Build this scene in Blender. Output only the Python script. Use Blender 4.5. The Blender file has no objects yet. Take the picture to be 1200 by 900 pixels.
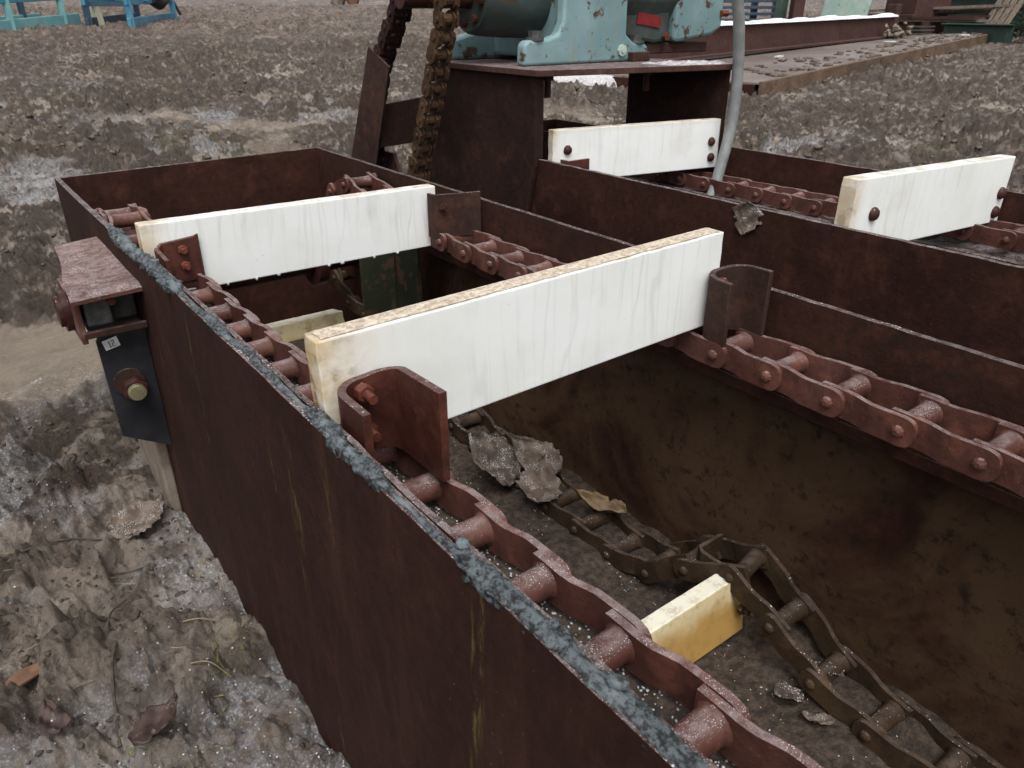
import bpy, math, random
import numpy as np
from mathutils import Vector, Matrix
random.seed(7); RNG = np.random.default_rng(7)
scene = bpy.context.scene
COL = scene.collection
# All lengths below are written in units of U metres; height 0 is the top edge of the troughs,
# GZ is how far the ground lies under it.
U = 0.2632
GZ = 1.55
R = math.radians

# ------------------------------------------------------------------ camera
cam_d = bpy.data.cameras.new('camera'); cam = bpy.data.objects.new('camera', cam_d); COL.objects.link(cam)
cam_d.sensor_width = 36; cam_d.lens = 26.4; cam_d.clip_start = 0.02; cam_d.clip_end = 2000
cam.location = (0, 0, (1 + GZ) * U)
cam.rotation_euler = (R(90 - 26.41), 0, R(-37.06))
cam_d.dof.use_dof = True; cam_d.dof.focus_distance = 0.75; cam_d.dof.aperture_fstop = 30
scene.camera = cam
# ------------------------------------------------------------------ sky and sun (overcast)
SUN_EL, SUN_AZ = R(60), R(212)          # azimuth clockwise from +Y
world = bpy.data.worlds.new('World'); scene.world = world; world.use_nodes = True
wn = world.node_tree; wn.nodes.clear()
sky = wn.nodes.new('ShaderNodeTexSky'); sky.sky_type = 'NISHITA'; sky.sun_disc = False
sky.sun_elevation = SUN_EL; sky.sun_rotation = SUN_AZ; sky.air_density = 1.2; sky.dust_density = 5.0; sky.ozone_density = 1.5
hs = wn.nodes.new('ShaderNodeHueSaturation'); hs.inputs['Saturation'].default_value = 0.16
bg = wn.nodes.new('ShaderNodeBackground'); bg.inputs['Strength'].default_value = 0.125
wo = wn.nodes.new('ShaderNodeOutputWorld')
wn.links.new(sky.outputs[0], hs.inputs['Color']); wn.links.new(hs.outputs[0], bg.inputs[0]); wn.links.new(bg.outputs[0], wo.inputs[0])
sun_d = bpy.data.lights.new('sun', 'SUN'); sun_d.energy = 1.2; sun_d.angle = R(32); sun_d.color = (1, 0.985, 0.96)
sun = bpy.data.objects.new('sun', sun_d); COL.objects.link(sun)
sd = Vector((math.sin(SUN_AZ) * math.cos(SUN_EL), math.cos(SUN_AZ) * math.cos(SUN_EL), math.sin(SUN_EL)))
sun.rotation_euler = sd.to_track_quat('Z', 'Y').to_euler(); sun.location = sd * 20
vs = scene.view_settings
vs.view_transform = 'Standard'; vs.look = 'None'; vs.gamma = 1; vs.exposure = 0.56; vs.use_curve_mapping = False

# ------------------------------------------------------------------ node helpers
class NT:
    def __init__(s, name):
        s.m = bpy.data.materials.new(name); s.m.use_nodes = True; s.t = s.m.node_tree; s.t.nodes.clear()
        s.out = s.n('ShaderNodeOutputMaterial'); s.b = s.n('ShaderNodeBsdfPrincipled'); s.l(s.b.outputs[0], s.out.inputs[0])
        s.geo = s.n('ShaderNodeNewGeometry'); s.pos = s.geo.outputs['Position']
    def n(s, t, **k):
        nd = s.t.nodes.new(t)
        for a, v in k.items(): setattr(nd, a, v)
        return nd
    def l(s, a, b): s.t.links.new(a, b)
    def put(s, sock, v):
        if isinstance(v, bpy.types.NodeSocket): s.l(v, sock)
        elif v is not None:
            if sock.type == 'RGBA' and len(v) == 3: v = (*v, 1)
            sock.default_value = v
    def noise(s, scale, detail=4, rough=0.55, dist=0, vec=None):
        nd = s.n('ShaderNodeTexNoise'); s.put(nd.inputs['Vector'], vec or s.pos)
        nd.inputs['Scale'].default_value = scale; nd.inputs['Detail'].default_value = detail
        nd.inputs['Roughness'].default_value = rough; nd.inputs['Distortion'].default_value = dist
        return nd.outputs[0]
    def vor(s, scale, vec=None, feature='F1', rnd=1):
        nd = s.n('ShaderNodeTexVoronoi', feature=feature); s.put(nd.inputs['Vector'], vec or s.pos)
        nd.inputs['Scale'].default_value = scale; nd.inputs['Randomness'].default_value = rnd
        return nd
    def scaled(s, sc, vec=None):
        nd = s.n('ShaderNodeMapping'); s.put(nd.inputs['Vector'], vec or s.pos); nd.inputs['Scale'].default_value = sc
        return nd.outputs[0]
    def ramp(s, x, a, b, lo=0.0, hi=1.0):
        nd = s.n('ShaderNodeMapRange', interpolation_type='SMOOTHSTEP')
        s.put(nd.inputs[0], x); nd.inputs[1].default_value = a; nd.inputs[2].default_value = b
        nd.inputs[3].default_value = lo; nd.inputs[4].default_value = hi
        return nd.outputs[0]
    def math(s, op, a, b=None):
        nd = s.n('ShaderNodeMath', operation=op); s.put(nd.inputs[0], a)
        if b is not None: s.put(nd.inputs[1], b)
        return nd.outputs[0]
    def mix(s, f, a, b, mode='MIX'):
        nd = s.n('ShaderNodeMix', data_type='RGBA', blend_type=mode)
        s.put(nd.inputs[0], f); s.put(nd.inputs[6], a); s.put(nd.inputs[7], b)
        return nd.outputs[2]
    def axis(s, i, vec=None):
        nd = s.n('ShaderNodeSeparateXYZ'); s.put(nd.inputs[0], vec or s.pos); return nd.outputs[i]
    def up(s): return s.axis(2, s.geo.outputs['Normal'])
    def bump(s, h, strength=0.4, dist=0.002, prev=None):
        nd = s.n('ShaderNodeBump'); nd.inputs['Strength'].default_value = strength; nd.inputs['Distance'].default_value = dist
        s.put(nd.inputs['Height'], h)
        if prev is not None: s.l(prev, nd.inputs['Normal'])
        s.l(nd.outputs[0], s.b.inputs['Normal']); return nd.outputs[0]
    def fin(s, col, rough=0.7, spec=0.3, metal=0.0):
        s.put(s.b.inputs['Base Color'], col); s.put(s.b.inputs['Roughness'], rough)
        s.put(s.b.inputs['Specular IOR Level'], spec); s.put(s.b.inputs['Metallic'], metal)
        return s.m

def rust(name, c_dark, c_mid, c_hi, frost=0.5, rough=(0.55, 0.85), hi_amt=0.5, bump=0.5, extra=None, fscale=420, spec=0.13):
    t = NT(name)
    big = t.noise(7, 5, 0.6); fine = t.noise(85, 6, 0.7); mid = t.noise(24, 4, 0.6)
    c = t.mix(t.ramp(big, 0.36, 0.64), c_dark, c_mid)
    c = t.mix(t.math('MULTIPLY', t.ramp(mid, 0.5, 0.68), hi_amt), c, c_hi)
    c = t.mix(t.ramp(fine, 0.35, 0.75, 0.0, 0.55), c, tuple(v * 0.45 for v in c_dark))
    c = t.mix(t.ramp(t.noise(240, 3, 0.7), 0.62, 0.72, 0, 0.35), c, tuple(min(1, v * 1.8) for v in c_hi))
    if extra: c = extra(t, c)
    ro = t.ramp(big, 0.3, 0.7, *rough)
    if frost > 0:
        v = t.vor(fscale)
        sp = t.ramp(v.outputs['Distance'], 0.20, 0.33, 1, 0)
        pick = t.ramp(t.axis(0, v.outputs['Color']), 1.0 - 0.75 * frost, 1.02 - 0.75 * frost)
        patch = t.ramp(t.noise(30, 3, 0.6), 0.42, 0.62)
        f = t.math('MULTIPLY', t.math('MULTIPLY', sp, pick), t.math('MULTIPLY', patch, t.ramp(t.up(), 0.35, 0.8)))
        c = t.mix(f, c, (0.62, 0.62, 0.64))
        v2 = t.vor(fscale * 2.4); d2 = t.math('MULTIPLY', t.ramp(v2.outputs['Distance'], 0.22, 0.40, 1, 0), t.ramp(t.axis(1, v2.outputs['Color']), 0.9 - 0.7 * frost, 0.95 - 0.7 * frost))
        dust = t.math('ADD', t.math('MULTIPLY', d2, 0.55), t.ramp(t.noise(90, 4, 0.7), 0.35, 0.65, 0.02, 0.30))
        c = t.mix(t.math('MULTIPLY', t.math('MULTIPLY', dust, frost), t.ramp(t.up(), 0.72, 0.97)), c, (0.46, 0.42, 0.42))
    h = t.math('ADD', t.math('MULTIPLY', t.noise(140, 6, 0.7), 0.6), t.math('MULTIPLY', mid, 0.8))
    t.bump(h, bump, 0.003)
    return t.fin(c, ro, spec)

def streaks(t, c):                                  # yellow-green lichen runs on the near plate
    s1 = t.noise(1.0, 3, 0.6, 0, t.scaled((30, 30, 2.2)))
    s2 = t.noise(1.0, 5, 0.7, 0, t.scaled((260, 260, 30)))
    f = t.math('MULTIPLY', t.ramp(s1, 0.63, 0.74), t.ramp(s2, 0.50, 0.62))
    c = t.mix(t.math('MULTIPLY', t.ramp(t.vor(90).outputs['Distance'], 0.05, 0.09, 1, 0), t.ramp(t.noise(11, 3, 0.6), 0.5, 0.6, 0, 0.6)), c, (0.16, 0.12, 0.09))
    c = t.mix(t.ramp(t.noise(1, 5, 0.7, 0, t.scaled((14, 14, 3))), 0.5, 0.75, 0, 0.5), c, (0.070, 0.030, 0.020))
    return t.mix(t.math('MULTIPLY', f, 0.7), c, (0.15, 0.13, 0.035))
def olive(t, c):                                    # ochre old paint and mill scale on the inside wall
    n = t.noise(5.5, 6, 0.62, 0.6)
    low = t.ramp(t.axis(2), 1.20 * U, 1.02 * U)      # the upper strip lost its paint to the chain
    c = t.mix(t.math('MULTIPLY', t.ramp(n, 0.36, 0.60), low), c, (0.076, 0.045, 0.0255))
    c = t.mix(t.ramp(t.noise(60, 6, 0.75), 0.52, 0.66, 0, 0.85), c, (0.018, 0.012, 0.0095))
    return t.mix(t.ramp(t.noise(9, 4, 0.6), 0.6, 0.72, 0, 0.6), c, (0.034, 0.017, 0.0135))

M = {}
M['plate'] = rust('rust_plate', (0.027, 0.0108, 0.0076), (0.041, 0.0160, 0.0112), (0.080, 0.030, 0.019), 0.9)
M['stand_top'] = rust('rust_stand_top', (0.050, 0.024, 0.019), (0.085, 0.044, 0.035), (0.15, 0.09, 0.07), 0.9)
M['plate_near'] = rust('rust_plate_streaked', (0.026, 0.0108, 0.0080), (0.035, 0.0142, 0.0104), (0.052, 0.021, 0.0145), 0.9, extra=streaks, hi_amt=0.3)
M['plate_in'] = rust('rust_plate_ochre', (0.030, 0.0125, 0.0085), (0.046, 0.0185, 0.0125), (0.075, 0.029, 0.018), 0.6, extra=olive)
M['chain'] = rust('rust_chain', (0.076, 0.029, 0.022), (0.115, 0.047, 0.036), (0.20, 0.076, 0.052), 0.8, rough=(0.36, 0.66), fscale=850, spec=0.3)
M['chain_old'] = rust('rust_chain_olive', (0.040, 0.025, 0.016), (0.062, 0.040, 0.023), (0.10, 0.058, 0.03), 0.25)
M['bracket'] = rust('rust_bracket', (0.048, 0.0150, 0.0108), (0.074, 0.0235, 0.0165), (0.125, 0.040, 0.025), 0.4, rough=(0.35, 0.6), spec=0.3)
M['bracket_dark'] = rust('rust_bracket_dark', (0.034, 0.018, 0.014), (0.054, 0.030, 0.023), (0.10, 0.042, 0.028), 0.4)
M['cover'] = rust('rust_cover', (0.085, 0.036, 0.027), (0.125, 0.062, 0.048), (0.21, 0.13, 0.11), 0.9, hi_amt=0.8)
M['nut'] = rust('rust_nut', (0.10, 0.031, 0.020), (0.15, 0.048, 0.03), (0.21, 0.072, 0.04), 0.2, rough=(0.3, 0.55))
M['bolt'] = rust('rust_bolt', (0.040, 0.016, 0.0135), (0.062, 0.025, 0.02), (0.10, 0.044, 0.032), 0.1, rough=(0.3, 0.5))
M['leg'] = rust('rust_stand', (0.024, 0.0125, 0.0098), (0.036, 0.0175, 0.0132), (0.070, 0.030, 0.020), 0.8)
M['drivechain'] = rust('rust_drive_chain', (0.040, 0.022, 0.014), (0.075, 0.044, 0.025), (0.14, 0.078, 0.036), 0.1)
M['drivechain_dark'] = rust('rust_drive_chain_dark', (0.026, 0.013, 0.011), (0.036, 0.018, 0.016), (0.065, 0.032, 0.026), 0.1)
M['beam'] = rust('rust_beam', (0.058, 0.030, 0.026), (0.078, 0.041, 0.035), (0.10, 0.055, 0.046), 0.2)
M['kerb_steel'] = rust('rust_channel', (0.10, 0.066, 0.046), (0.165, 0.11, 0.078), (0.24, 0.165, 0.115), 0.3)

def mat_poly():
    t = NT('white_polyethylene')
    tc = t.n('ShaderNodeTexCoord').outputs['Object']
    w = t.n('ShaderNodeTexWave', wave_type='BANDS', bands_direction='X'); t.l(t.scaled((1, 1, 0.35)), w.inputs['Vector'])
    for k, v in (('Scale', 17), ('Distortion', 7), ('Detail', 2), ('Detail Scale', 0.7), ('Detail Roughness', 0.6)): w.inputs[k].default_value = v
    w2 = t.n('ShaderNodeTexWave', wave_type='BANDS', bands_direction='X'); t.l(t.scaled((1, 1, 0.25)), w2.inputs['Vector'])
    for k, v in (('Scale', 11), ('Distortion', 11), ('Detail', 3), ('Detail Scale', 1.2), ('Detail Roughness', 0.55)): w2.inputs[k].default_value = v
    fade = t.ramp(t.noise(9, 3, 0.6), 0.35, 0.7)
    c = t.mix(t.ramp(t.noise(14, 4, 0.6), 0.3, 0.75), (0.80, 0.815, 0.80), (0.735, 0.745, 0.715))
    c = t.mix(t.math('MULTIPLY', t.ramp(w.outputs['Fac'], 0.0, 0.10, 1, 0), t.math('MULTIPLY', fade, 0.13)), c, (0.36, 0.37, 0.37))
    c = t.mix(t.math('MULTIPLY', t.ramp(w2.outputs['Fac'], 0.0, 0.09, 1, 0), t.math('MULTIPLY', fade, 0.20)), c, (0.34, 0.35, 0.36))
    c = t.mix(t.ramp(t.noise(7, 5, 0.65), 0.56, 0.76, 0, 0.4), c, (0.60, 0.53, 0.40))
    at = t.n('ShaderNodeAttribute', attribute_name='stain').outputs['Fac']
    stn = t.math('MULTIPLY', at, t.ramp(t.noise(26, 5, 0.65), 0.3, 0.62, 0.25, 1))
    c = t.mix(stn, c, (0.52, 0.37, 0.16))
    c = t.mix(t.math('MULTIPLY', t.math('MULTIPLY', at, at), t.ramp(t.noise(40, 4, 0.6), 0.5, 0.66)), c, (0.17, 0.13, 0.09))
    c = t.mix(t.math('MULTIPLY', t.ramp(t.up(), 0.5, 0.8), t.ramp(t.noise(34, 5, 0.7), 0.40, 0.6, 0, 0.7)), c, (0.42, 0.33, 0.22))
    c = t.mix(t.ramp(t.noise(55, 6, 0.75), 0.66, 0.74, 0, 0.4), c, (0.30, 0.27, 0.22))
    t.bump(t.noise(60, 4, 0.6), 0.12, 0.002)
    t.b.inputs['Subsurface Weight'].default_value = 0.25; t.b.inputs['Subsurface Radius'].default_value = (0.01, 0.01, 0.008)
    t.b.inputs['Subsurface Scale'].default_value = 0.5
    return t.fin(c, 0.42, 0.4)
M['poly'] = mat_poly()
def mat_poly_old():
    t = NT('yellowed_polyethylene')
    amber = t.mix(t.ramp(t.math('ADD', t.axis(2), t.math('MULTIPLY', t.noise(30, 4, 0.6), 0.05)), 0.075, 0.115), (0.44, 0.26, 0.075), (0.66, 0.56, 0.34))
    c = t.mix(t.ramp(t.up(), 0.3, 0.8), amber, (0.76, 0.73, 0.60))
    c = t.mix(t.ramp(t.noise(45, 5, 0.7), 0.45, 0.70, 0, 0.6), c, (0.26, 0.165, 0.06))
    t.bump(t.noise(90, 4, 0.6), 0.2, 0.002)
    return t.fin(c, 0.5, 0.35)
M['poly_old'] = mat_poly_old()

def simple(name, c1, c2, scale=20, rough=0.6, spec=0.3, metal=0, bump=0.2, detail=5, lo=0.35, hi=0.65, bs=None, bd=0.002):
    t = NT(name); n = t.noise(scale, detail, 0.65)
    c = t.mix(t.ramp(n, lo, hi), c1, c2)
    if bump: t.bump(t.noise(bs or scale * 4, 5, 0.65), bump, bd)
    return t.fin(c, rough, spec, metal)
def mat_sealant():
    t = NT('grey_sealant'); n = t.noise(210, 6, 0.75); b = t.noise(40, 4, 0.6)
    c = t.mix(t.ramp(n, 0.42, 0.56), (0.014, 0.015, 0.016), (0.105, 0.124, 0.133))
    c = t.mix(t.ramp(b, 0.5, 0.68, 0, 0.7), c, (0.20, 0.238, 0.252))
    t.bump(n, 0.8, 0.003)
    return t.fin(c, t.ramp(b, 0.3, 0.7, 0.3, 0.65), 0.4)
M['sealant'] = mat_sealant()
M['black'] = simple('black_paint', (0.012, 0.013, 0.016), (0.022, 0.023, 0.027), 30, 0.5, 0.3, bump=0.12)
M['galv'] = simple('galvanised', (0.045, 0.046, 0.043), (0.10, 0.10, 0.094), 60, 0.6, 0.3, 0.1)
M['brass'] = simple('bolt_end', (0.19, 0.17, 0.085), (0.10, 0.088, 0.05), 90, 0.55, 0.4, 0.0)
M['paper'] = simple('sticker', (0.55, 0.57, 0.58), (0.66, 0.68, 0.69), 80, 0.5, 0.3, bump=0)
M['ink'] = simple('ink', (0.03, 0.035, 0.04), (0.05, 0.05, 0.05), 80, 0.6, 0.2, bump=0)
def mat_paint(name, base, base2, chip=(0.07, 0.04, 0.025), amt=0.62, drip=0.6):
    t = NT(name); n = t.noise(22, 6, 0.7)
    c = t.mix(t.ramp(t.noise(6, 4, 0.6), 0.35, 0.65), base, base2)
    g = t.noise(1, 4, 0.6, 0, t.scaled((34, 34, 5)))
    c = t.mix(t.ramp(g, 0.55, 0.72, 0, drip), c, tuple(0.55 * a + 0.45 * b for a, b in zip((0.20, 0.17, 0.06), base)))
    c = t.mix(t.ramp(n, amt, amt + 0.05), c, chip)
    c = t.mix(t.ramp(t.vor(70).outputs['Distance'], 0.06, 0.10, 0.9, 0), c, (0.035, 0.025, 0.02))
    t.bump(n, 0.25, 0.002)
    return t.fin(c, 0.5, 0.35)
M['teal'] = mat_paint('teal_paint', (0.205, 0.310, 0.325), (0.14, 0.225, 0.235), amt=0.56, drip=0.95)
M['teal_dirty'] = mat_paint('dirty_teal_paint', (0.055, 0.082, 0.078), (0.026, 0.036, 0.034), amt=0.57)
M['blue'] = mat_paint('blue_paint', (0.065, 0.235, 0.31), (0.045, 0.18, 0.28), amt=0.66)
M['blue_green'] = mat_paint('blue_green_paint', (0.17, 0.36, 0.35), (0.12, 0.30, 0.34), amt=0.66)
M['blue_dark'] = mat_paint('dark_blue_paint', (0.02, 0.045, 0.08), (0.03, 0.06, 0.09), amt=0.64)
M['green'] = mat_paint('green_paint', (0.040, 0.078, 0.060), (0.03, 0.055, 0.048), amt=0.60)
M['pale_teal'] = mat_paint('pale_teal_paint', (0.28, 0.40, 0.36), (0.38, 0.46, 0.40), amt=0.62)
M['moss'] = mat_paint('mossy_plate', (0.020, 0.024, 0.014), (0.040, 0.044, 0.022), amt=0.55)
M['cream'] = simple('cream_paint', (0.55, 0.53, 0.40), (0.45, 0.44, 0.33), 8)
M['red'] = simple('red_plate', (0.22, 0.015, 0.018), (0.14, 0.012, 0.015), 60, 0.5)
M['hose'] = simple('grey_hose', (0.15, 0.16, 0.158), (0.21, 0.22, 0.215), 40, 0.5, 0.4, bump=0.1)
M['wood'] = simple('weathered_board', (0.15, 0.118, 0.09), (0.24, 0.195, 0.155), 25, 0.8)
M['wood_dark'] = simple('wet_dark_board', (0.055, 0.045, 0.036), (0.12, 0.10, 0.083), 25, 0.7)
M['chip_wood'] = simple('fresh_wood', (0.10, 0.052, 0.030), (0.16, 0.088, 0.050), 60, 0.75)
M['twig'] = simple('twig_bark', (0.035, 0.026, 0.021), (0.075, 0.058, 0.045), 90, 0.8)
M['straw'] = simple('straw', (0.26, 0.20, 0.12), (0.17, 0.125, 0.075), 60, 0.75)
M['snow'] = simple('snow', (0.80, 0.82, 0.85), (0.68, 0.70, 0.74), 25, 0.6, 0.3, bump=0.4, bs=120)
M['slush'] = simple('slush', (0.55, 0.55, 0.56), (0.30, 0.27, 0.26), 90, 0.5, 0.4, bump=0.5, bs=200)
M['grain'] = simple('ice_grain', (0.50, 0.51, 0.53), (0.33, 0.33, 0.34), 300, 0.25, 0.5, bump=0)
M['dirt'] = simple('gritty_dirt', (0.026, 0.018, 0.013), (0.078, 0.055, 0.040), 110, 0.75, 0.35, bump=0.9, bs=260, bd=0.004)
M['crust'] = simple('sawdust_crust', (0.34, 0.27, 0.195), (0.60, 0.53, 0.435), 230, 0.8, 0.3, bump=0.4, bs=300, bd=0.003)
M['grass'] = simple('grass_blade', (0.09, 0.11, 0.03), (0.22, 0.20, 0.08), 30, 0.7)
M['needle'] = simple('dark_needles', (0.012, 0.017, 0.012), (0.03, 0.035, 0.02), 10, 0.8)
def mat_leaf(name, a, b, frost):
    t = NT(name); c = t.mix(t.ramp(t.noise(60, 5, 0.65), 0.35, 0.65), a, b)
    v = t.vor(520); f = t.math('MULTIPLY', t.ramp(v.outputs['Distance'], 0.25, 0.42, 1, 0), t.ramp(t.noise(55, 3, 0.6), 0.62 - 0.3 * frost, 0.72 - 0.3 * frost))
    c = t.mix(t.math('MULTIPLY', f, min(1, frost * 1.3)), c, (0.62, 0.62, 0.62))
    t.bump(t.noise(150, 4, 0.6), 0.5, 0.002); return t.fin(c, 0.65, 0.3)
M['leaf_frost'] = mat_leaf('frosted_leaf', (0.060, 0.044, 0.035), (0.11, 0.084, 0.068), 0.6)
M['leaf_brown'] = mat_leaf('brown_leaf', (0.085, 0.060, 0.046), (0.15, 0.115, 0.092), 0.5)
M['leaf_wet'] = mat_leaf('wet_leaf', (0.035, 0.020, 0.017), (0.065, 0.040, 0.033), 0.15)
M['leaf_tan'] = mat_leaf('tan_leaf', (0.22, 0.155, 0.085), (0.14, 0.092, 0.052), 0.1)
def mat_deck():
    t = NT('checker_plate'); br = t.vor(16, t.scaled((1.6, 1.0, 1)), 'F1', 0.0)
    c = t.mix(t.ramp(t.noise(1.2, 5, 0.65), 0.35, 0.65), (0.13, 0.098, 0.085), (0.20, 0.165, 0.15))
    c = t.mix(t.ramp(t.noise(5, 5, 0.7), 0.55, 0.7, 0, 0.6), c, (0.075, 0.058, 0.048))
    t.bump(t.ramp(br.outputs['Distance'], 0.2, 0.35, 1, 0), 0.8, 0.01)
    return t.fin(c, 0.5, 0.4)
M['deck'] = mat_deck()
def mat_mud():
    t = NT('churned_mud')
    a = t.noise(1.1, 5, 0.6); b = t.noise(9, 6, 0.65); f = t.noise(60, 6, 0.7)
    c = t.mix(t.ramp(a, 0.35, 0.65), (0.29, 0.232, 0.184), (0.385, 0.325, 0.272))
    c = t.mix(t.ramp(b, 0.46, 0.60, 0, 0.8), c, (0.130, 0.098, 0.075))
    c = t.mix(t.ramp(f, 0.52, 0.66, 0, 0.7), c, (0.060, 0.044, 0.034))
    c = t.mix(t.ramp(t.noise(28, 4, 0.6), 0.56, 0.68, 0, 0.7), c, (0.36, 0.315, 0.275))
    c = t.mix(t.ramp(t.noise(5.5, 6, 0.7, 0.8), 0.52, 0.62, 0, 0.6), c, (0.085, 0.062, 0.047))
    sm = t.n('ShaderNodeAttribute', attribute_name='smooth').outputs['Fac']
    chn = t.n('ShaderNodeAttribute', attribute_name='churned').outputs['Fac']
    c = t.mix(t.math('MULTIPLY', t.ramp(chn, 0.22, 0.46, 0, 0.96), t.ramp(t.noise(13, 5, 0.7), 0.38, 0.50, 0.30, 1)), c, t.mix(f, (0.030, 0.0205, 0.0145), (0.105, 0.075, 0.054)))
    c = t.mix(t.math('MULTIPLY', sm, 0.85), c, t.mix(t.ramp(b, 0.3, 0.7), (0.36, 0.285, 0.215), (0.28, 0.220, 0.168)))
    far = t.n('ShaderNodeAttribute', attribute_name='litter').outputs['Fac']
    lit = t.mix(t.ramp(t.noise(5, 6, 0.75), 0.44, 0.56), (0.24, 0.180, 0.135), (0.085, 0.062, 0.05))
    c = t.mix(t.math('MULTIPLY', far, t.ramp(t.noise(3.0, 5, 0.7), 0.35, 0.6, 0.1, 0.8)), c, lit)
    gr = t.n('ShaderNodeAttribute', attribute_name='grassy').outputs['Fac']
    c = t.mix(t.math('MULTIPLY', gr, t.ramp(t.noise(40, 4, 0.7), 0.42, 0.58)), c, (0.21, 0.19, 0.075))
    ice = t.n('ShaderNodeAttribute', attribute_name='ice').outputs['Fac']
    v = t.vor(300); g = t.ramp(v.outputs['Distance'], 0.3, 0.55, 1, 0)
    pk = t.ramp(t.axis(0, v.outputs['Color']), 0.25, 0.5)
    im = t.math('MULTIPLY', ice, t.math('ADD', 0.35, t.math('MULTIPLY', t.math('MULTIPLY', g, pk), 0.6)))
    im = t.math('MINIMUM', t.math('MULTIPLY', im, t.ramp(t.noise(45, 4, 0.7), 0.36, 0.58, 0.15, 1.25)), 1.0)
    c = t.mix(im, c, (0.50, 0.50, 0.515))
    ro = t.math('SUBTRACT', t.ramp(b, 0.3, 0.7, 0.27, 0.58), t.math('MULTIPLY', im, 0.12))
    b1 = t.bump(t.noise(38, 8, 0.75), 1.0, 0.030)
    t.bump(t.noise(230, 5, 0.7), 0.6, 0.004, b1)
    return t.fin(c, ro, 0.45)
M['mud'] = mat_mud()
M['clod'] = simple('mud_clod', (0.055, 0.040, 0.030), (0.150, 0.115, 0.090), 16, 0.6, 0.35, bump=0.9, bs=90, bd=0.006)

# ------------------------------------------------------------------ mesh helpers
def W(p): return Vector((p[0] * U, p[1] * U, (p[2] + GZ) * U))
class MB:
    def __init__(s): s.v = []; s.f = []
    def add(s, v, f):
        o = len(s.v); s.v += [tuple(p) for p in v]; s.f += [tuple(i + o for i in q) for q in f]; return s
    def box(s, x0, x1, y0, y1, z0, z1, rot=None):
        v = [(x0, y0, z0), (x1, y0, z0), (x1, y1, z0), (x0, y1, z0), (x0, y0, z1), (x1, y0, z1), (x1, y1, z1), (x0, y1, z1)]
        if rot: c, m = Vector(rot[0]), rot[1]; v = [c + m @ (Vector(p) - c) for p in v]
        return s.add(v, [(3, 2, 1, 0), (4, 5, 6, 7), (0, 1, 5, 4), (1, 2, 6, 5), (2, 3, 7, 6), (3, 0, 4, 7)])
    def bar(s, a, b, w, h, up=(0, 0, 1)):
        a, b = Vector(a), Vector(b); d = (b - a).normalized(); x = d.cross(Vector(up)).normalized(); z = x.cross(d)
        v = []
        for p in (a, b):
            for sx, sz in ((-1, -1), (1, -1), (1, 1), (-1, 1)): v.append(p + x * sx * w / 2 + z * sz * h / 2)
        return s.add(v, [(0, 1, 2, 3), (7, 6, 5, 4), (0, 4, 5, 1), (1, 5, 6, 2), (2, 6, 7, 3), (3, 7, 4, 0)])
    def cyl(s, a, b, r, n=16, r2=None, ph=0.0):
        a, b = Vector(a), Vector(b); d = (b - a).normalized(); r2 = r if r2 is None else r2
        x = d.cross(Vector((0, 0, 1)) if abs(d.z) < 0.9 else Vector((1, 0, 0))).normalized(); y = d.cross(x)
        v = []
        for p, q in ((a, r), (b, r2)):
            for i in range(n):
                t = 2 * math.pi * i / n + ph; v.append(p + (x * math.cos(t) + y * math.sin(t)) * q)
        f = [(i, (i + 1) % n, n + (i + 1) % n, n + i) for i in range(n)]
        f += [tuple(range(n - 1, -1, -1)), tuple(range(n, 2 * n))]
        return s.add(v, f)
    def tube(s, pts, rad, n=12, cap=True):
        P = [Vector(p) for p in pts]; v = []; N = len(P); up = None
        for i, p in enumerate(P):
            d = (P[min(i + 1, N - 1)] - P[max(i - 1, 0)]).normalized()
            if up is None: up = d.orthogonal().normalized()
            x = (up - d * up.dot(d)).normalized(); up = x; y = d.cross(x)
            r = rad[i] if hasattr(rad, '__len__') else rad
            for k in range(n):
                t = 2 * math.pi * k / n; v.append(p + (x * math.cos(t) + y * math.sin(t)) * r)
        f = [(i * n + k, i * n + (k + 1) % n, (i + 1) * n + (k + 1) % n, (i + 1) * n + k) for i in range(N - 1) for k in range(n)]
        if cap: f += [tuple(range(n - 1, -1, -1)), tuple((N - 1) * n + k for k in range(n))]
        return s.add(v, f)
    def prism(s, poly, z0, z1, axis='z'):
        n = len(poly)
        def P(a, b, c): return (a, b, c) if axis == 'z' else ((c, a, b) if axis == 'x' else (a, c, b))
        v = [P(a, b, z0) for a, b in poly] + [P(a, b, z1) for a, b in poly]
        f = [(i, (i + 1) % n, n + (i + 1) % n, n + i) for i in range(n)] + [tuple(range(n - 1, -1, -1)), tuple(range(n, 2 * n))]
        return s.add(v, f)
    def strip(s, line, th, z0, z1):                 # a plate bent along a plan polyline
        L = [Vector((p[0], p[1], 0)) for p in line]; n = len(L); v = []
        for i, p in enumerate(L):
            d = (L[min(i + 1, n - 1)] - L[max(i - 1, 0)]).normalized(); q = Vector((-d.y, d.x, 0)) * th / 2
            za, zb = (z0(i / (n - 1)) if callable(z0) else z0), (z1(i / (n - 1)) if callable(z1) else z1)
            for sg, z in ((-1, za), (1, za), (1, zb), (-1, zb)): v.append((p.x + q.x * sg, p.y + q.y * sg, z))
        f = [(i * 4 + k, i * 4 + (k + 1) % 4, i * 4 + 4 + (k + 1) % 4, i * 4 + 4 + k) for i in range(n - 1) for k in range(4)]
        f += [(0, 1, 2, 3), tuple((n - 1) * 4 + k for k in (3, 2, 1, 0))]
        return s.add(v, f)
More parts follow.
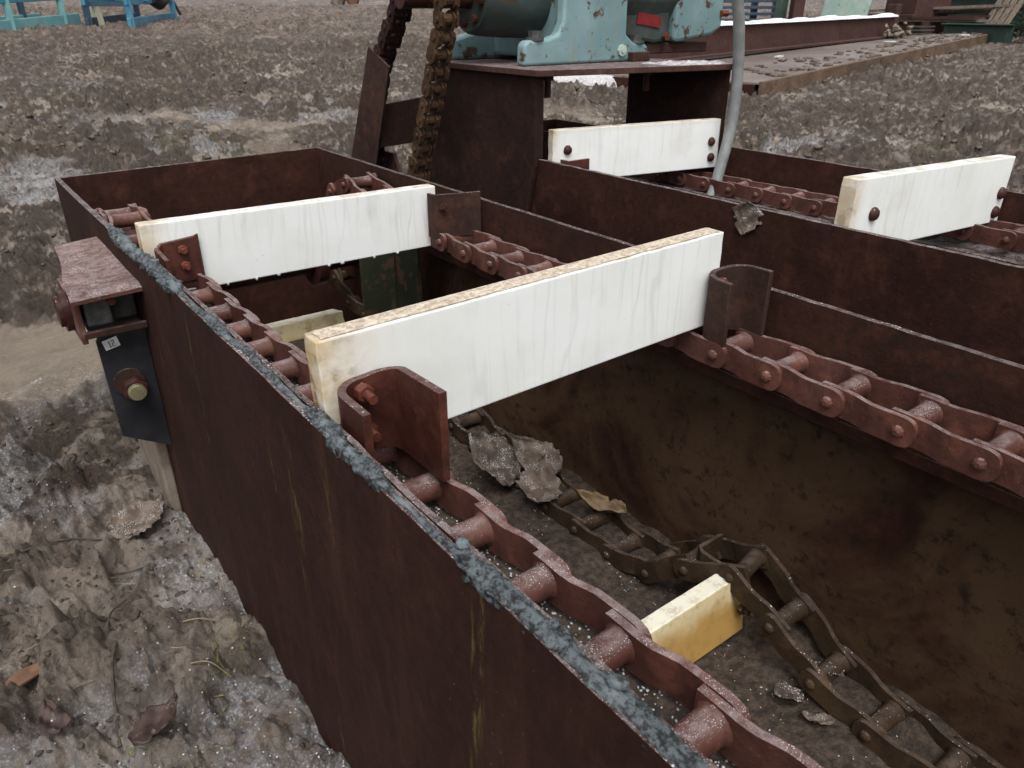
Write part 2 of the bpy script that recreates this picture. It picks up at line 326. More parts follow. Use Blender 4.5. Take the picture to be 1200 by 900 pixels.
def mesh_of(mb, name, origin=(0, 0, 0)):
    o = Vector(origin); me = bpy.data.meshes.new(name)
    me.from_pydata([(Vector(p) - o) * U for p in mb.v], [], mb.f); me.validate(); me.update()
    import bmesh
    bm = bmesh.new(); bm.from_mesh(me); bmesh.ops.recalc_face_normals(bm, faces=bm.faces); bm.to_mesh(me); bm.free()
    return me
BASE = {}                                           # root name -> base point in U units
def empty(name, base, label=None, cat=None, group=None):
    o = bpy.data.objects.new(name, None); COL.objects.link(o); o.location = W(base); o.empty_display_size = 0.05
    BASE[o.name] = Vector(base)
    return tag(o, label, cat, group)
def tag(o, label=None, cat=None, group=None, kind=None):
    if label: o['label'] = label
    if cat: o['category'] = cat
    if group: o['group'] = group
    if kind: o['kind'] = kind
    return o
def base_of(o):
    while o is not None:
        if o.name in BASE: return BASE[o.name]
        o = o.parent
    return Vector((0, 0, 0))
def obj(name, mb, mat, parent=None, bevel=0, smooth=False, base=None, segs=2):
    if parent is not None: b = base_of(parent)
    else: b = Vector(base) if base is not None else Vector(np.array(mb.v).mean(0))
    me = mesh_of(mb, name, b); me.materials.append(M[mat] if isinstance(mat, str) else mat)
    o = bpy.data.objects.new(name, me); COL.objects.link(o)
    if parent is not None: o.parent = parent
    else: o.location = W(b); BASE[o.name] = b
    if bevel:
        m = o.modifiers.new('bevel', 'BEVEL'); m.width = bevel * U; m.segments = segs; m.limit_method = 'ANGLE'; m.angle_limit = R(35)
    if smooth:
        for p in me.polygons: p.use_smooth = True
        if smooth != 'all':
            try: me.set_sharp_from_angle(angle=R(38))
            except Exception: pass
    return o
def inst(name, me, parent, loc, rx=0.0, rot=None):   # a part that shares its mesh; loc in the parent's own U units
    o = bpy.data.objects.new(name, me); COL.objects.link(o); o.parent = parent
    o.location = Vector(loc) * U
    o.rotation_euler = rot if rot is not None else (rx, 0, 0)
    return o
# numpy gradient noise
def _h(ix, iy, seed):
    h = (ix.astype(np.int64) * 374761393 + iy.astype(np.int64) * 668265263 + seed * 1442695041) & 0xffffffff
    h = ((h ^ (h >> 13)) * 1274126177) & 0xffffffff
    return ((h ^ (h >> 16)) & 0xffff) / 65536.0 * 2 * np.pi
def pn(x, y, seed=0):
    x = np.asarray(x, float); y = np.asarray(y, float)
    ix = np.floor(x); iy = np.floor(y); fx = x - ix; fy = y - iy
    u = fx * fx * fx * (fx * (fx * 6 - 15) + 10); w = fy * fy * fy * (fy * (fy * 6 - 15) + 10)
    def g(dx, dy):
        a = _h(ix + dx, iy + dy, seed); return np.cos(a) * (fx - dx) + np.sin(a) * (fy - dy)
    a = g(0, 0) * (1 - u) + g(1, 0) * u; b = g(0, 1) * (1 - u) + g(1, 1) * u
    return (a * (1 - w) + b * w) * 1.5
def fbm(x, y, sc, o=4, seed=0, gain=0.5):
    s = 0; a = 1
    for k in range(o): s = s + a * pn(x / sc * 2**k, y / sc * 2**k, seed + k * 17); a *= gain
    return s
def billow(x, y, sc, o=3, seed=0, gain=0.55):
    s = 0; a = 1
    for k in range(o): s = s + a * np.abs(pn(x / sc * 2**k, y / sc * 2**k, seed + k * 31)); a *= gain
    return s
def sst(x, a, b): t = np.clip((x - a) / (b - a), 0, 1); return t * t * (3 - 2 * t)

# ------------------------------------------------------------------ ground
def ground_z(x, y, full=True):
    x = np.asarray(x, float); y = np.asarray(y, float); r = np.hypot(x, y)
    az = np.degrees(np.arctan2(x, y)); z = -1.58 + 0.045 * np.maximum(0, r - (10.5 + 9 * sst(az, 25, 50)))
    near = sst(r, 8, 3.5)                                         # 1 close by
    smooth = np.maximum(sst(np.hypot((x - 0.05) / 1.1, (y - 7.0) / 1.0), 1.25, 0.7), 0)
    smooth = np.maximum(smooth, 0.55 * sst(fbm(x, y, 3.6, 3, 5), 0.40, 0.70) * sst(r, 5, 8) * sst(r, 26, 18))
    clod = (1 - 0.35 * near) * (1 - 0.9 * smooth) * (0.6 + 0.6 * sst(fbm(x, y, 5.0, 3, 40), -0.35, 0.4))
    big = 0.09 * fbm(x, y, 5.5, 3, 1) * sst(r, 2.5, 7)
    xr, yr = x * 0.63 + y * 0.78, -x * 0.78 + y * 0.63              # ruts pressed by wheels
    wob = 0.5 * fbm(x, y, 2.5, 2, 9)
    rut = 0.21 * near * (0.5 - np.abs(pn(xr * 0.45 + 0.5 * wob, yr * 2.1 + 0.4 * wob, 3)) * 1.6)
    rut2 = 0.10 * (1 - near) * pn(xr * 0.12, yr * 0.75 + wob, 12) * sst(r, 30, 18)
    wx, wy = x + 0.25 * fbm(x, y, 0.8, 2, 201), y + 0.25 * fbm(x, y, 0.8, 2, 202)
    b2 = billow(wx + 9, wy, 0.62, 4, 70, 0.62)
    bl = 0.13 * billow(wx, wy, 1.7, 2, 60, 0.5) + 0.31 * b2 + 0.09 * billow(x, y + 4, 0.13, 2, 75, 0.6)
    fine = 0.08 * fbm(x, y, 0.22, 4, 80, 0.65)
    h = big + rut + rut2 + clod * (bl - 0.23) + fine * (1 - 0.85 * smooth) * (0.6 + 0.5 * clod)
    z = z + h
    # keep the earth under the steel; puddle beds are level
    for x0, x1, y0, y1, top in ((0.66, 2.6, -6, 6.05, -1.70), (3.6, 5.35, -6, 6.3, -1.70)):
        inside = sst(x, x0 - 0.03, x0 + 0.05) * sst(x, x1 + 0.03, x1 - 0.05) * sst(y, y1 + 0.05, y1 - 0.05)
        z = z * (1 - inside) + np.minimum(z, top) * inside
    band = sst(np.abs(x - 0.55), 0.45, 0.05) * sst(y, 6.2, 5.6)
    z = np.where(x < 0.66, z * (1 - 0.6 * band) + (-1.535 + 0.5 * fine) * 0.6 * band, z)
    return (z, h, smooth, np.clip(clod * 1.2, 0, 1) * sst(b2 + 0.55 * fbm(x, y, 2.2, 3, 211) + 0.25 * fbm(x, y, 0.3, 3, 210), 0.18, 0.52) * (1 - 0.5 * near), r) if full else z
def gz(x, y): return float(ground_z(np.array([x]), np.array([y]), False)[0])
def build_ground():
    view = math.pi / 2 - R(37.06)
    a_f = np.linspace(view - R(54), view + R(56), 940)
    a_c = np.linspace(view + R(58), view - R(56) + 2 * math.pi, 70)[1:]
    ang = np.concatenate([a_f, a_c]); rad = np.concatenate([np.geomspace(0.9, 2.0, 30)[:-1], np.geomspace(2.0, 75, 820), np.geomspace(75, 900, 60)[1:]]); nr = len(rad)
    Rr, A = np.meshgrid(rad, ang, indexing='ij'); x = Rr * np.cos(A); y = Rr * np.sin(A)
    na = len(ang)
    z, h, smooth, clod, r = ground_z(x.ravel(), y.ravel())
    xf, yf = x.ravel(), y.ravel()
    pat = fbm(xf, yf, 2.6, 4, 90)
    low = sst(h, 0.05, -0.06)
    ice = 1.0 * sst(r, 8.5, 4) * sst(pat + 0.3 * fbm(xf, yf, 0.5, 4, 98, 0.65) - 1.5 * h, -0.22, 0.15)
    ice = np.maximum(ice, low * sst(pat, 0.15, 0.40) * sst(r, 3, 6) * sst(r, 40, 20))
    pud = np.zeros_like(xf)
    for px, py, rx, ry in ((5.6, 18.6, 0.75, 0.9), (7.9, 16.9, 1.0, 0.8), (9.2, 15.6, 0.8, 0.6), (1.2, 14.2, 0.8, 1.6), (4.2, 14.6, 0.5, 0.5), (12.5, 9.0, 1.0, 0.6), (14.8, 9.6, 1.1, 0.7), (1.9, 10.4, 0.7, 0.7)):
        pud = np.maximum(pud, sst(np.hypot((xf - px) / rx, (yf - py) / ry) + 0.5 * fbm(xf, yf, 0.7, 3, 33), 1.1, 0.6))
    ice = ice * (1 - smooth); ice = np.maximum(ice, 1.9 * pud * (0.45 + 0.55 * low))
    litter = sst(r, 34, 50)
    grassy = sst(fbm(xf, yf, 1.6, 3, 120), 0.45, 0.7) * sst(r, 9, 14) * sst(r, 40, 30) * 0.3
    co = np.stack([xf * U, yf * U, (z + GZ) * U], 1)
    c0 = np.array([[0, 0, (-1.9 + GZ) * U]]); co = np.concatenate([co, c0])
    i, j = np.meshgrid(np.arange(nr - 1), np.arange(na), indexing='ij'); j2 = (j + 1) % na
    quads = np.stack([i * na + j, (i + 1) * na + j, (i + 1) * na + j2, i * na + j2], -1).reshape(-1, 4)
    jj = np.arange(na); tris = np.stack([np.full(na, nr * na), jj, (jj + 1) % na], 1)
    me = bpy.data.meshes.new('ground')
    me.vertices.add(len(co)); me.vertices.foreach_set('co', co.astype(np.float32).ravel())
    nl = quads.size + tris.size; me.loops.add(nl)
    me.loops.foreach_set('vertex_index', np.concatenate([quads.ravel(), tris.ravel()]).astype(np.int32))
    npoly = len(quads) + len(tris); me.polygons.add(npoly)
    st = np.concatenate([np.arange(len(quads)) * 4, quads.size + np.arange(len(tris)) * 3]).astype(np.int32)
    me.polygons.foreach_set('loop_start', st)
    me.polygons.foreach_set('use_smooth', np.ones(npoly, bool))
    me.update(calc_edges=True); me.validate()
    for nm, arr in (('ice', ice), ('smooth', smooth), ('litter', litter), ('churned', clod), ('grassy', grassy)):
        at = me.attributes.new(nm, 'FLOAT', 'POINT'); at.data.foreach_set('value', np.append(arr, 0).astype(np.float32))
    me.materials.append(M['mud'])
    o = bpy.data.objects.new('ground', me); COL.objects.link(o); tag(o, kind='structure')
build_ground()

def blob_cloud(name, pts, sizes, mat, subdiv=1, rough=0.35, flat=0.7):
    import bmesh
    bm = bmesh.new(); bmesh.ops.create_icosphere(bm, subdivisions=subdiv, radius=1); bv = np.array([v.co[:] for v in bm.verts]); bf = np.array([[v.index for v in f.verts] for f in bm.faces]); bm.free()
    V, F = [], []; n = len(bv)
    for k, (p, s) in enumerate(zip(pts, sizes)):
        v = bv * (1 + RNG.normal(0, rough, (n, 1)).clip(-0.6, 0.8)) * s * np.array([RNG.uniform(.7, 1.4), RNG.uniform(.7, 1.4), flat])
        t = RNG.uniform(0, 6.28); c, q = math.cos(t), math.sin(t)
        v = np.stack([v[:, 0] * c - v[:, 1] * q, v[:, 0] * q + v[:, 1] * c, v[:, 2]], 1) + np.array(p); V.append(v); F.append(bf + k * n)
    V = np.concatenate(V); F = np.concatenate(F); me = bpy.data.meshes.new(name)
    me.vertices.add(len(V)); W_ = V * U; W_[:, 2] += GZ * U; me.vertices.foreach_set('co', W_.astype(np.float32).ravel())
    me.loops.add(F.size); me.loops.foreach_set('vertex_index', F.astype(np.int32).ravel()); me.polygons.add(len(F))
    me.polygons.foreach_set('loop_start', (np.arange(len(F)) * 3).astype(np.int32)); me.update(calc_edges=True); me.validate()
    me.materials.append(M[mat]); o = bpy.data.objects.new(name, me); COL.objects.link(o); return o
def child_world(o, parent):                          # parent a mesh whose vertices are in world space
    o.parent = parent; o.location = -W(base_of(parent)); return o

# mud clods over the churned field
n = 26000; a = math.pi / 2 - R(37) + RNG.uniform(-R(46), R(48), n); r = 4.5 * np.exp(RNG.uniform(0, 2.2, n)); x, y = r * np.cos(a), r * np.sin(a)
zz, h, sm, cl, _ = ground_z(x, y)
ok = (sm < 0.3) & (RNG.uniform(0, 1, n) < 0.06 + cl)
ok &= ~(((x > 0.3) & (x < 2.8) & (y < 6.3)) | ((x > 3.4) & (x < 5.6) & (y < 6.6)))
x, y, zz = x[ok][:3600], y[ok][:3600], zz[ok][:3600]; s = np.minimum(0.09, 0.026 * np.exp(RNG.normal(0, 0.5, len(x))) * np.clip(np.hypot(x, y) / 10, 0.5, 1.6))
o = blob_cloud('mud_clods', np.stack([x, y, zz - s * 0.25], 1), s, 'clod', 2, 0.15)
for p in o.data.polygons: p.use_smooth = True
tag(o, 'crumbly clods of dark wet mud lying over the churned field', 'mud', kind='stuff')
# ice grains and crumbs on the near ground
n = 30000; x, y = RNG.uniform(-3.2, 0.62, n), RNG.uniform(1.2, 6.5, n)
ok = fbm(x, y, 2.6, 4, 90) + 0.25 * fbm(x, y, 0.5, 3, 98) > RNG.uniform(-0.15, 0.45, n); x, y = x[ok][:4200], y[ok][:4200]
tag(blob_cloud('ice_grains', np.stack([x, y, ground_z(x, y, False) + 0.001], 1), RNG.uniform(0.002, 0.0055, len(x)), 'grain', 1, 0.2, 0.8), 'scattered white ice grains on the mud beside the near trough', 'ice', kind='stuff')

# bark crumbs and fibres trodden into the near mud
n = 9000; x, y = RNG.uniform(-3.2, 0.60, n), RNG.uniform(1.2, 5.6, n)
ok = fbm(x, y, 0.9, 3, 140) > RNG.uniform(-0.5, 0.6, n); x, y = x[ok][:3800], y[ok][:3800]
tag(blob_cloud('bark_crumbs', np.stack([x, y, ground_z(x, y, False) + 0.002], 1), 0.007 * np.exp(RNG.normal(0, 0.5, len(x))), 'twig', 1, 0.3, 0.5), 'dark bark crumbs trodden into the icy mud at lower left', 'bark', kind='stuff')
n = 420; x, y = RNG.uniform(-2.6, 0.58, n), RNG.uniform(1.6, 6.5, n); z = ground_z(x, y, False); V, F = [], []
for k in range(n):
    a = random.uniform(0, 6.28); l = random.uniform(0.02, 0.09); dx, dy = math.cos(a) * l, math.sin(a) * l; w = 0.0025; m = len(V); q = random.uniform(.002, .02)
    V += [(x[k] - dx - dy / l * w, y[k] - dy + dx / l * w, z[k] + .004), (x[k] - dx + dy / l * w, y[k] - dy - dx / l * w, z[k] + .004), (x[k] + dx, y[k] + dy, z[k] + q), (x[k] - dx, y[k] - dy, z[k] + .009)]
    F += [(m, m + 1, m + 2), (m + 1, m + 3, m + 2), (m + 3, m, m + 2)]
me = bpy.data.meshes.new('fibres'); me.from_pydata([W(p) for p in V], [], F); me.materials.append(M['straw'])
o = bpy.data.objects.new('fibres', me); COL.objects.link(o); tag(o, 'short pale plant fibres scattered on the mud at lower left', 'plant fibres', kind='stuff')

# ------------------------------------------------------------------ near trough
def plate_box(x0, x1, y0, y1, z0, z1, ny=60, nz=10, wob=0.004, edge=0.004, seed=1):
    """A steel plate standing along Y, gently wavy, its top edge flame-cut a little uneven."""
    mb = MB(); ys = np.linspace(y0, y1, ny); zs = np.linspace(z0, z1, nz); v = []; th = x1 - x0
    Y, Z = np.meshgrid(ys, zs, indexing='ij')
    off = wob * fbm(Y.ravel(), Z.ravel() * 1.3, 0.9, 3, seed); ed = edge * fbm(ys, ys * 0 + seed, 0.12, 3, seed + 3)
    for s in (0, 1):
        for k in range(ny * nz):
            i, j = divmod(k, nz); z = Z.ravel()[k] + (ed[i] if j == nz - 1 else 0)
            v.append((x0 + s * th + off[k], Y.ravel()[k], z))
    o = ny * nz; f = []
    for i in range(ny - 1):
        for j in range(nz - 1):
            a = i * nz + j; f.append((a, a + 1, a + nz + 1, a + nz)); f.append((o + a, o + a + nz, o + a + nz + 1, o + a + 1))
        f.append((i * nz + nz - 1, o + i * nz + nz - 1, o + (i + 1) * nz + nz - 1, (i + 1) * nz + nz - 1))
        f.append((i * nz, (i + 1) * nz, o + (i + 1) * nz, o + i * nz))
    for i in (0, ny - 1):
        for j in range(nz - 1):
            a = i * nz + j; f.append((a, o + a, o + a + 1, a + 1))
    return mb.add(v, f)
Y0 = -1.2                                           # the troughs run on past the camera
tr = empty('conveyor_trough', (1.6, 2.5, -1.56), 'long rusty brown steel conveyor trough in the foreground with sealant along its near edge', 'conveyor trough', 'drag conveyor troughs')
obj('side_plate', plate_box(0.635, 0.665, Y0, 5.90, -1.60, 0.0, 90, 12, 0.003, 0.003, 2), 'plate_near', tr)
obj('liner_plate', plate_box(0.676, 0.694, Y0, 3.60, -0.33, -0.006, 70, 4, 0.002, 0.006, 8), 'plate', tr)
obj('side_plate', plate_box(2.552, 2.582, Y0, 6.04, -1.60, 0.0, 90, 12, 0.002, 0.002, 5), 'plate_in', tr)
m = MB(); v = [(0.636, 5.90, 0), (2.581, 6.04, 0), (2.581, 6.07, 0), (0.636, 5.93, 0), (0.636, 5.90, -1.6), (2.581, 6.04, -1.6), (2.581, 6.07, -1.6), (0.636, 5.93, -1.6)]
m.add(v, [(0, 1, 2, 3), (7, 6, 5, 4), (0, 4, 5, 1), (1, 5, 6, 2), (2, 6, 7, 3), (3, 7, 4, 0)])
obj('end_plate', m, 'plate', tr, bevel=0.004)
obj('floor_plate', MB().box(0.665, 2.552, Y0, 5.9, -1.60, -1.545), 'dirt', tr)
obj('chain_rail', MB().box(0.694, 0.955, Y0, 4.35, -0.325, -0.297), 'dirt', tr, bevel=0.004)
mb = MB().box(2.36, 2.551, Y0, 4.35, -0.318, -0.292); mb.box(2.36, 2.38, Y0, 4.35, -0.37, -0.319)
obj('chain_rail', mb, 'plate', tr, bevel=0.004)
tag(obj('timber_block', MB().box(0.575, 0.633, 4.02, 4.66, -1.62, -1.12), 'wood', None, bevel=0.01), 'rough timber block under the black adjuster plate beside the near trough', 'timber')
# green support plate and a deflector by the tail shaft
mb = MB().prism([(2.08, -1.3), (2.33, -1.3), (2.33, -0.34), (2.22, -0.32), (2.08, -0.42)], 4.40, 4.43, 'y')
obj('support_plate', mb, 'moss', tr, bevel=0.005)
obj('support_plate', MB().box(2.34, 2.37, 4.12, 4.43, -1.3, -0.36), 'moss', tr, bevel=0.005)

# sealant squeezed along the near top edge
def sealant():
    segs = [(4.36, 2.95, 0.024, 0.040), (2.98, 1.80, 0.012, 0.024), (1.86, 1.30, 0.017, 0.028), (1.34, 1.02, 0.006, 0.012), (1.10, 0.30, 0.018, 0.032)]
    mb = MB(); n = 22
    for s, (ya, yb, h, w) in enumerate(segs):
        N = int((ya - yb) / 0.006); ys = np.linspace(ya, yb, N); i = np.arange(N)
        e = np.minimum(1, 6 * np.minimum(i, N - 1 - i) / N + 0.12)
        lump = 1 + 0.40 * fbm(ys, ys * 0 + 3.3 + s, 0.20, 3, 50)
        cx = 0.653 + 0.014 * fbm(ys, ys * 0 + 7.7, 0.3, 3, 51); sag = 0.018 * np.maximum(0, fbm(ys, ys * 0 + 2.2, 0.22, 2, 52))
        T = np.linspace(0, 2 * np.pi, n, endpoint=False); YY, TT = np.meshgrid(ys, T, indexing='ij')
        j = 1 + 0.42 * fbm((YY + 0.2 * np.cos(TT)).ravel(), (0.25 * np.sin(TT) + s).ravel(), 0.05, 4, 53, 0.65).reshape(N, n)
        x = cx[:, None] + w * 0.62 * lump[:, None] * j * np.cos(TT) * e[:, None]; z = 0.002 + h * 0.75 * lump[:, None] * j * np.sin(TT) * e[:, None]
        z = np.where((np.sin(TT) < 0) & (np.cos(TT) < 0), z - sag[:, None] - 0.01, z)
        f = [(a * n + k, a * n + (k + 1) % n, (a + 1) * n + (k + 1) % n, (a + 1) * n + k) for a in range(N - 1) for k in range(n)]
        f += [tuple(range(n)), tuple((N - 1) * n + k for k in range(n - 1, -1, -1))]
        mb.add(np.stack([x, YY, z], -1).reshape(-1, 3).tolist(), f)
    return mb
o = obj('sealant_bead', sealant(), 'sealant', tr, smooth='all'); tag(o, 'lumpy blue grey sealant smeared along the top edge')
for yy, q in ((0.905, 0.019), (0.60, 0.016), (1.05, 0.012), (0.76, 0.014), (3.3, 0.013), (3.7, 0.015)):
    bl = blob_cloud('sealant_lump', [(0.655 + random.uniform(-.01, .02), yy, 0.018)], [q], 'sealant', 3, 0.06, 0.85)
    for p in bl.data.polygons: p.use_smooth = True
    child_world(bl, tr)
# dirt and ice lying on rail and floor
pts, sz = [], []
for k in range(2600):
    pts.append((RNG.uniform(0.70, 0.945), RNG.uniform(0.25, 3.6), -0.295 + RNG.uniform(0, 0.003))); sz.append(RNG.uniform(0.0015, 0.004))
for k in range(900):
    pts.append((RNG.uniform(2.37, 2.54), RNG.uniform(0.25, 3.8), -0.289)); sz.append(RNG.uniform(0.0015, 0.004))
g = blob_cloud('ice_grains', pts, sz, 'grain', 1, 0.2, 0.8); tag(g, kind='stuff'); child_world(g, tr)
pts, sz = [], []
for k in range(2000):
    x, y = RNG.uniform(1.2, 2.54), RNG.uniform(0.3, 4.2)
    pts.append((x, y, -1.532 + 0.03 * float(billow(np.array([x]), np.array([y]), 0.3, 2, 5)[0]))); sz.append(RNG.uniform(0.0018, 0.0045))
g = blob_cloud('floor_grains', pts, sz, 'grain', 1, 0.2, 0.8); tag(g, kind='stuff'); child_world(g, tr)
xs = np.linspace(0.70, 2.551, 90); ys = np.linspace(-0.2, 4.6, 200); X, Y = np.meshgrid(xs, ys, indexing='ij')
Z = -1.541 + 0.05 * billow(X.ravel(), Y.ravel(), 0.5, 4, 14) + 0.05 * sst(np.abs(X.ravel() - 2.551), 0.25, 0.0)
mb = MB().add(list(zip(X.ravel(), Y.ravel(), Z)), [(i * 200 + j, (i + 1) * 200 + j, (i + 1) * 200 + j + 1, i * 200 + j + 1) for i in range(89) for j in range(199)])
g = obj('dirt_bed', mb, 'dirt', tr, smooth='all'); tag(g, kind='stuff')

# take-up bracket bolted outside the near plate
mb = MB(); nx, ny = 10, 16; V = []
for i in range(nx):
    for j in range(ny):
        y = 3.70 + 1.0 * j / (ny - 1); xl = 0.325 + 0.10 * j / (ny - 1); x = xl + (0.634 - xl) * i / (nx - 1)
        z = -0.135 - 0.02 * (1 - i / (nx - 1)) + 0.006 * math.sin(y * 5 + x * 6) - (0.016 if j == 0 else 0)
        V.append((x + (0.006 * math.sin(y * 9) if i == 0 else 0), y, z))
nn = len(V); V += [(a, b, c - 0.018) for a, b, c in V]
F = [(i * ny + j, i * ny + j + 1, (i + 1) * ny + j + 1, (i + 1) * ny + j) for i in range(nx - 1) for j in range(ny - 1)]
F += [tuple(nn + q for q in reversed(f)) for f in F]
for i in range(nx - 1):
    for j in (0, ny - 1): F.append((i * ny + j, (i + 1) * ny + j, nn + (i + 1) * ny + j, nn + i * ny + j))
for j in range(ny - 1):
    for i in (0, nx - 1): F.append((i * ny + j, i * ny + j + 1, nn + i * ny + j + 1, nn + i * ny + j))
mb.add(V, F)
br = obj('bearing_bracket', MB().box(0.40, 0.634, 3.90, 4.75, -0.42, -0.385).box(0.345, 0.37, 3.78, 4.20, -0.40, -0.185), 'cover', tr, bevel=0.004)
obj('cover_plate', mb, 'cover', br)
obj('bearing_block', MB().box(0.385, 0.50, 3.80, 4.1, -0.33, -0.20).box(0.52, 0.632, 3.95, 4.3, -0.37, -0.22), 'galv', br, bevel=0.012)
obj('guide_bar', MB().box(0.36, 0.633, 3.77, 3.80, -0.375, -0.345), 'bracket_dark', br, bevel=0.003)
obj('end_cap', MB().cyl((0.315, 4.0, -0.29), (0.344, 4.0, -0.29), 0.10, 20).cyl((0.295, 4.0, -0.29), (0.315, 4.0, -0.29), 0.075, 20), 'bolt', br, smooth=True)
obj('cover_screw', MB().cyl((0.50, 3.75, -0.21), (0.50, 3.80, -0.21), 0.018, 10), 'nut', br)
mb = MB().prism([(0.432, -0.395), (0.634, -0.388), (0.634, -1.09), (0.415, -0.955), (0.408, -0.43)], 3.862, 3.888, 'y')
ap = obj('adjuster_plate', mb, 'black', tr, bevel=0.004); tag(ap, 'flat black plate with a small white sticker and a big hex nut')
obj('hex_nut', MB().cyl((0.520, 3.862, -0.70), (0.520, 3.80, -0.70), 0.062, 6, ph=0.3), 'bolt', ap, bevel=0.006)
obj('washer', MB().cyl((0.505, 3.861, -0.665), (0.505, 3.845, -0.665), 0.072, 20), 'bracket_dark', ap, smooth=True)
obj('threaded_rod', MB().cyl((0.520, 3.80, -0.70), (0.520, 3.765, -0.70), 0.043, 18), 'brass', ap, bevel=0.006, smooth=True)
sx, sz_ = Vector((0.068, 0, 0.014)), Vector((0.010, 0, -0.050))
def stick(o, u0, v0, u1, v1, y):
    q = [Vector(o) + sx * a + sz_ * b for a, b in ((u0, v0), (u1, v0), (u1, v1), (u0, v1))]
    return [(p.x, y, p.z) for p in q] + [(p.x, 3.8615, p.z) for p in q]
BF = [(0, 1, 2, 3), (0, 4, 5, 1), (1, 5, 6, 2), (2, 6, 7, 3), (3, 7, 4, 0), (7, 6, 5, 4)]
SO = (0.430, 0, -0.432)
st = obj('sticker', MB().add(stick(SO, 0, 0, 1, 1, 3.8595), BF), 'paper', ap)
mb = MB()                                            # the two digits, 12
for u0, v0, u1, v1 in ((.36, .20, .42, .85), (.31, .27, .36, .35), (.30, .79, .47, .85), (.52, .20, .72, .28), (.66, .28, .72, .50), (.54, .50, .70, .57), (.52, .57, .58, .78), (.52, .78, .74, .85)):
    mb.add(stick(SO, u0, v0, u1, v1, 3.8585), BF)
obj('lettering', mb, 'ink', st)

# tail shaft with its sprockets
TS = (4.95, -0.56)
sh = empty('tail_shaft', (1.6, TS[0], TS[1]), 'dark round steel shaft with two sprockets across the far end of the near trough', 'shaft')
obj('shaft', MB().cyl((0.667, *TS), (2.55, *TS), 0.105, 24), 'plate', sh, smooth=True)
obj('collar', MB().cyl((1.95, *TS), (2.02, *TS), 0.19, 24), 'bolt', sh, smooth=True)
for cx in (0.83, 2.40):
    T = 10; poly = []
    for k in range(T * 4):
        a = 2 * math.pi * k / (T * 4); rr = (0.43, 0.40, 0.34, 0.40)[k % 4]; poly.append((TS[0] + rr * math.cos(a), TS[1] + rr * math.sin(a)))
    obj('sprocket', MB().prism(poly, cx - 0.04, cx + 0.04, 'x').cyl((cx - 0.09, *TS), (cx + 0.09, *TS), 0.17, 20), 'bolt', sh, bevel=0.004)

# ------------------------------------------------------------------ drag chains
PITCH = 0.2535
def link_mesh(mat, name='link'):
    mb = MB()
    for sg in (-1, 1):
        st = [(0.046, 1), (0.02, 1), (0, 1), (-0.05, 1), (-0.085, 1), (-0.115, 1), (-0.145, 1), (-0.175, 1), (-0.21, 1), (-PITCH, 1), (-PITCH - 0.018, 0.97), (-PITCH - 0.036, 0.86), (-PITCH - 0.047, 0.66), (-PITCH - 0.053, 0.40)]
        V = []
        for y, hh in st:
            t = min(1, max(0, (-y - 0.06) / 0.10)); t = t * t * (3 - 2 * t)
            xc = 0.088 + 0.023 * t; h = 0.053 * hh * (1 - 0.05 * math.sin(math.pi * min(1, max(0, -y / PITCH))))
            for a, b in ((-1, -1), (1, -1), (1, 1), (-1, 1)): V.append((sg * (xc + a * 0.0105), y, b * h))
        n = len(st); F = [(i * 4 + k, i * 4 + (k + 1) % 4, i * 4 + 4 + (k + 1) % 4, i * 4 + 4 + k) for i in range(n - 1) for k in range(4)]
        F += [(0, 1, 2, 3), tuple((n - 1) * 4 + k for k in (3, 2, 1, 0))]; mb.add(V, F)
    me = mesh_of(mb, name); me.materials.append(M[mat])
    for p in me.polygons: p.use_smooth = True
    me.set_sharp_from_angle(angle=R(40)); return me
def barrel_mesh(mat):
    mb = MB().tube([(-0.077, 0, 0), (-0.068, 0, 0), (0, 0, 0), (0.068, 0, 0), (0.077, 0, 0)], [0.048, 0.0405, 0.039, 0.0405, 0.048], 16)
    me = mesh_of(mb, 'barrel'); me.materials.append(M[mat])
    for p in me.polygons: p.use_smooth = True
    me.set_sharp_from_angle(angle=R(50)); return me
def rivet_mesh(mat, sg):
    mb = MB().tube([(sg * 0.1225, 0, 0), (sg * 0.134, 0, 0), (sg * 0.140, 0, 0)], [0.022, 0.019, 0.008], 9)
    me = mesh_of(mb, 'pin_head'); me.materials.append(M[mat]); return me
LM = {k: (link_mesh(k), barrel_mesh(k), rivet_mesh(k, 1), rivet_mesh(k, -1)) for k in ('chain', 'chain_old')}
def march(path, p):
    P = [np.array(q, float) for q in path]; out = [P[0]]; i = 0; cur = P[0]
    while True:
        j = i
        while j + 1 < len(P) and np.linalg.norm(P[j + 1] - cur) < p: j += 1
        if j + 1 >= len(P): break
        a, b = P[j], P[j + 1]; lo, hi = 0.0, 1.0
        for _ in range(40):
            md = (lo + hi) / 2
            if np.linalg.norm(a + (b - a) * md - cur) < p: lo = md
            else: hi = md
        cur = a + (b - a) * hi; out.append(cur); i = j
    return out
def smooth_path(keys, n=24):
    pts = []; K = [np.array(k, float) for k in keys]
    for i in range(len(K) - 1):
        p0, p1, p2, p3 = K[max(i - 1, 0)], K[i], K[i + 1], K[min(i + 2, len(K) - 1)]
        for s in range(n):
            t = s / n; pts.append(0.5 * ((2 * p1) + (-p0 + p2) * t + (2 * p0 - 5 * p1 + 4 * p2 - p3) * t * t + (-p0 + 3 * p1 - 3 * p2 + p3) * t**3))
    pts.append(K[-1]); return pts
